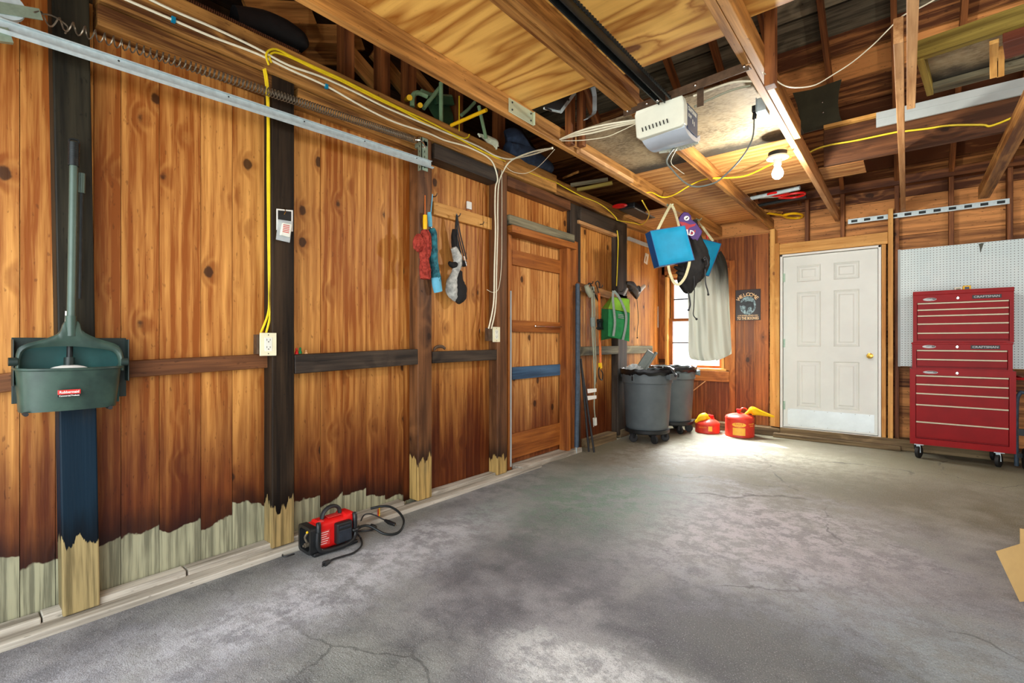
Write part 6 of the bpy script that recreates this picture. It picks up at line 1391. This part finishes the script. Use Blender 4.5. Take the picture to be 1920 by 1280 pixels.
# ================================================================ HUNG FROM THE FIRST JOIST AT THE BACK
DH = 4.92
def hk(u, v, lb):
    c = WX(u, v, .872); mm = MB(); mm.tube([c + V((-.002, 0, 0)), c + V((.03, 0, -.005)), c + V((.045, 0, .015))], .005, 7, smooth=3); mm.box(c + V((-.002, -.05, -.012)), c + V((.004, .05, .012)))
    tag(mm.build('coat_hook', MT['galvgreen'], None, c, smooth=True), lb, 'hook', 'grey-green hooks on the first joist')
hk(1254, 386, 'grey-green hook bar on the joist above the larger blue cushion'); hk(1308, 412, 'grey-green hook bar on the joist above the smaller blue cushion')
def cushion(label, D, quad, th, straps, nudge):
    o = WD(*quad[0], D); t = thing('boat_cushion', label, 'cushion', o, 0, 'blue boat cushions hung from the joist')
    Q = [WD(u, v, D) - o for u, v in quad]; tv = FW * th + V(nudge)
    m = MB()
    def top(a, b): return Q[0].lerp(Q[1], a).lerp(Q[3].lerp(Q[2], a), b) - FW * (.022 * (math.sin(math.pi * a) * math.sin(math.pi * b)) ** .5)
    m.sheet(top, 14, 14); m.sheet(lambda a, b: top(1 - a, b) + FW * (.044 * (math.sin(math.pi * a) * math.sin(math.pi * b)) ** .5) + tv, 10, 10); m.build('cover', MT['blue'], t, smooth=True)
    m = MB()
    for i in range(4):
        j = (i + 1) % 4; m.add([Q[i], Q[i] + tv, Q[j] + tv, Q[j]], [(0, 1, 2, 3)])
    m.build('side_band', MT['bluedark'], t)
    m = MB()
    for i in range(4): m.tube([Q[i], Q[(i + 1) % 4]], .004, 6)
    m.build('piping', MT['bluedark'], t)
    for s_ in straps:
        m = MB(); P_, _ = spline([WD(u, v, D + dd) - o for u, v, dd in s_], 0., 5)
        for p, q in zip(P_[:-1], P_[1:]): m.beam(p, q, .026, .004, FW.cross((q - p)).normalized())
        m.build('strap', MT['strap'], t)
    return t
cushion('larger blue boat cushion in front, hanging by khaki straps', DH - .25, ((1219, 433), (1284, 423), (1302, 487), (1236, 499)), .07, (((1233, 431, .02), (1246, 405, .1), (1257, 385, .2), (1259, 384, .21), (1265, 396, .2), (1273, 424, .03)), ((1253, 497, .02), (1256, 512, .0), (1264, 530, -.02), (1273, 533, -.03), (1284, 520, -.02), (1291, 500, .0), (1293, 489, .02))), RT * -.03 + UP * -.012)
cushion('smaller-looking blue boat cushion behind the black bag', DH + .35, ((1305, 445), (1352, 457), (1329, 517), (1303, 512)), .06, (((1309, 414, (WX(1308, 412, .90) - CAM).dot(FW) - DH - .35), (1317, 425, -.05), (1328, 440, 0), (1337, 452, .02)),), RT * .02)
# purple vest-like bag
o = WD(1300, 425, DH)
t = thing('purple_vest', 'purple vest with a red pattern and a round white emblem hanging behind the blue cushion', 'vest', o)
pl = ((1276, 404), (1282, 397), (1291, 398), (1296, 404), (1297, 411), (1306, 418), (1317, 433), (1316, 438), (1306, 455), (1296, 446), (1288, 434), (1274, 420), (1272, 412))
m = MB(); m.prism([WD(u, v, DH - .02) - o for u, v in pl], FW * .05); m.build('panel', MT['purple'], t, bevel=.008)
def em(name, mat, pts, dd): m = MB(); m.prism([WD(u, v, DH - .02 - dd) - o for u, v in pts], FW * .004); return m.build(name, mat, t)
em('red_patch', MT['redprint'], ((1273, 415), (1285, 417), (1294, 421), (1305, 419), (1303, 423), (1292, 427), (1288, 434), (1280, 426)), .004)
em('red_patch', MT['redprint'], ((1293, 438), (1299, 434), (1304, 430), (1304, 435), (1298, 439)), .004)
em('emblem', MT['white'], [(1287.5 + 5 * math.cos(k * math.pi / 10), 409 + 4.3 * math.sin(k * math.pi / 10)) for k in range(20)], .006)
em('emblem_mark', MT['black'], ((1284.5, 410.5), (1288, 407.5), (1291, 406.5), (1290, 409), (1287, 411.5)), .009)
m = MB(); c = WD(1292.5, 436.5, DH - .028) - o; m.text('AD', c, RT - UP * .22, UP + RT * .22, .075, depth=.001); m.build('lettering', MT['white'], t)
# black jacket-like bag with cords
o = WD(1300, 500, DH - .05)
t = thing('black_bag', 'black cloth bag with dangling drawcords hanging between the blue cushions', 'bag', o)
m = MB()
Pp = [(1303, 412, .02), (1302, 440, .07), (1307, 470, .12), (1306, 490, .15), (1296, 508, .16), (1290, 525, .13), (1290, 540, .08), (1291, 550, .03)]
m.tube([WD(u, v, DH + .06) - o for u, v, r in Pp], [r for u, v, r in Pp], 32, smooth=6, pleat=.09, pn=6, ell=.8, jit=.03); m.build('bag_body', MT['blackcloth'], t, smooth=True)
m = MB()
for P_ in (((1264, 500), (1280, 505), (1300, 500)), ((1268, 510), (1285, 515), (1304, 506)), ((1276, 525), (1290, 520), (1306, 500))): m.tube([WD(u, v, DH - .01) - o for u, v in P_], [.012, .03, .02], 12, smooth=4)
m.build('folds', MT['blackcloth'], t, smooth=True)
m = MB()
for P_, r in ((((1290, 548), (1293, 560), (1294, 572), (1291, 581)), .008), (((1301, 515), (1302, 545), (1301, 575), (1300, 590), (1306, 598)), .005), (((1322, 505), (1323, 530), (1327, 545), (1328, 552)), .007)):
    m = MB(); m.tube([WD(u, v, DH - .05) - o for u, v in P_], r, 8, smooth=4); m.ball(WD(*P_[-1], DH - .05) - o, .012, 8, 6); m.build('drawcord', MT['black'], t, smooth=True)
m = MB(); m.tube([WX(1307, 411, .905) - o, WD(1303, 424, DH + .06) - o], .006, 8); m.build('hanging_loop', MT['black'], t, smooth=True)
m = MB(); m.tube([WD(u, v, DH - .12) - o for u, v in ((1318, 486), (1322, 482), (1326, 488), (1327, 496), (1322, 500))], .009, 8, smooth=4); m.ball(WD(1321, 487, DH - .12) - o, .016, 8, 6); m.build('buckle', MT['rubber'], t, smooth=True)
# pale cover hanging to the sill: the cloth darkens to black at its own shoulder
o = WD(1332, 690, DH + .75)
t = thing('hanging_cover', 'long pale cloth cover with a black shoulder hanging in front of the window', 'cover', o)
left = ((1297, 500), (1290, 540), (1291, 600), (1291, 660), (1296, 673)); right = ((1352, 470), (1364, 500), (1368, 580), (1371, 640), (1372, 663))
Lp, _ = spline([V((u, v, 0)) for u, v in left], 0., 6); Rp, _ = spline([V((u, v, 0)) for u, v in right], 0., 6)
def cov(a, b, back=0):
    q = res(Lp, b).lerp(res(Rp, b), a); v = q.y + b * b * (8 * math.sin(math.pi * a) + 6 * (a > .62) * (1 - a))
    fold = .020 * math.sin(a * 15 + b * 2.2) + .008 * math.sin(a * 37 - b * 5) + .014 * math.sin(a * 7 + b * 9) + .10 * math.sin(math.pi * a)
    return WD(q.x, v, DH + .75 - fold * (1 if not back else -.8)) - o
m = MB(); m.sheet(lambda a, b: cov(a, b), 60, 24); m.sheet(lambda a, b: cov(1 - a, b, 1), 40, 16); m.build('cloth', MT['cover'], t, smooth=True)
m = MB(); m.tube([WX(1322, 430, .875) - o, WD(1334, 450, DH + .7) - o, cov(.85, .01), cov(.85, .06)], .007, 8, smooth=3); m.build('hanging_loop', MT['black'], t, smooth=True)
tubething('red_tape', MT['redplastic'], [WD(1326, 440, DH + .5), WD(1326, 448, DH + .5)], .012, 'short red strap end above the smaller blue cushion', 'strap', 8, 0)
# light pole / stick by the gas cans
tubething('wall_stick', MT['joistpale'], [WY(1300, 732, YB - .03), WY(1323, 714, YB - .03)], .006, 'thin pale diagonal stick on the boards below the window', 'stick', 8, 0)
m = MB(); a = WZ(1335, 812, .0); m.box(a + V((-.05, -.04, 0)), a + V((.04, .02, .004))); tag(m.build('paper_scrap', MT['paper'], None, a), 'flat pale scrap on the floor in front of the low gas can', 'scrap')
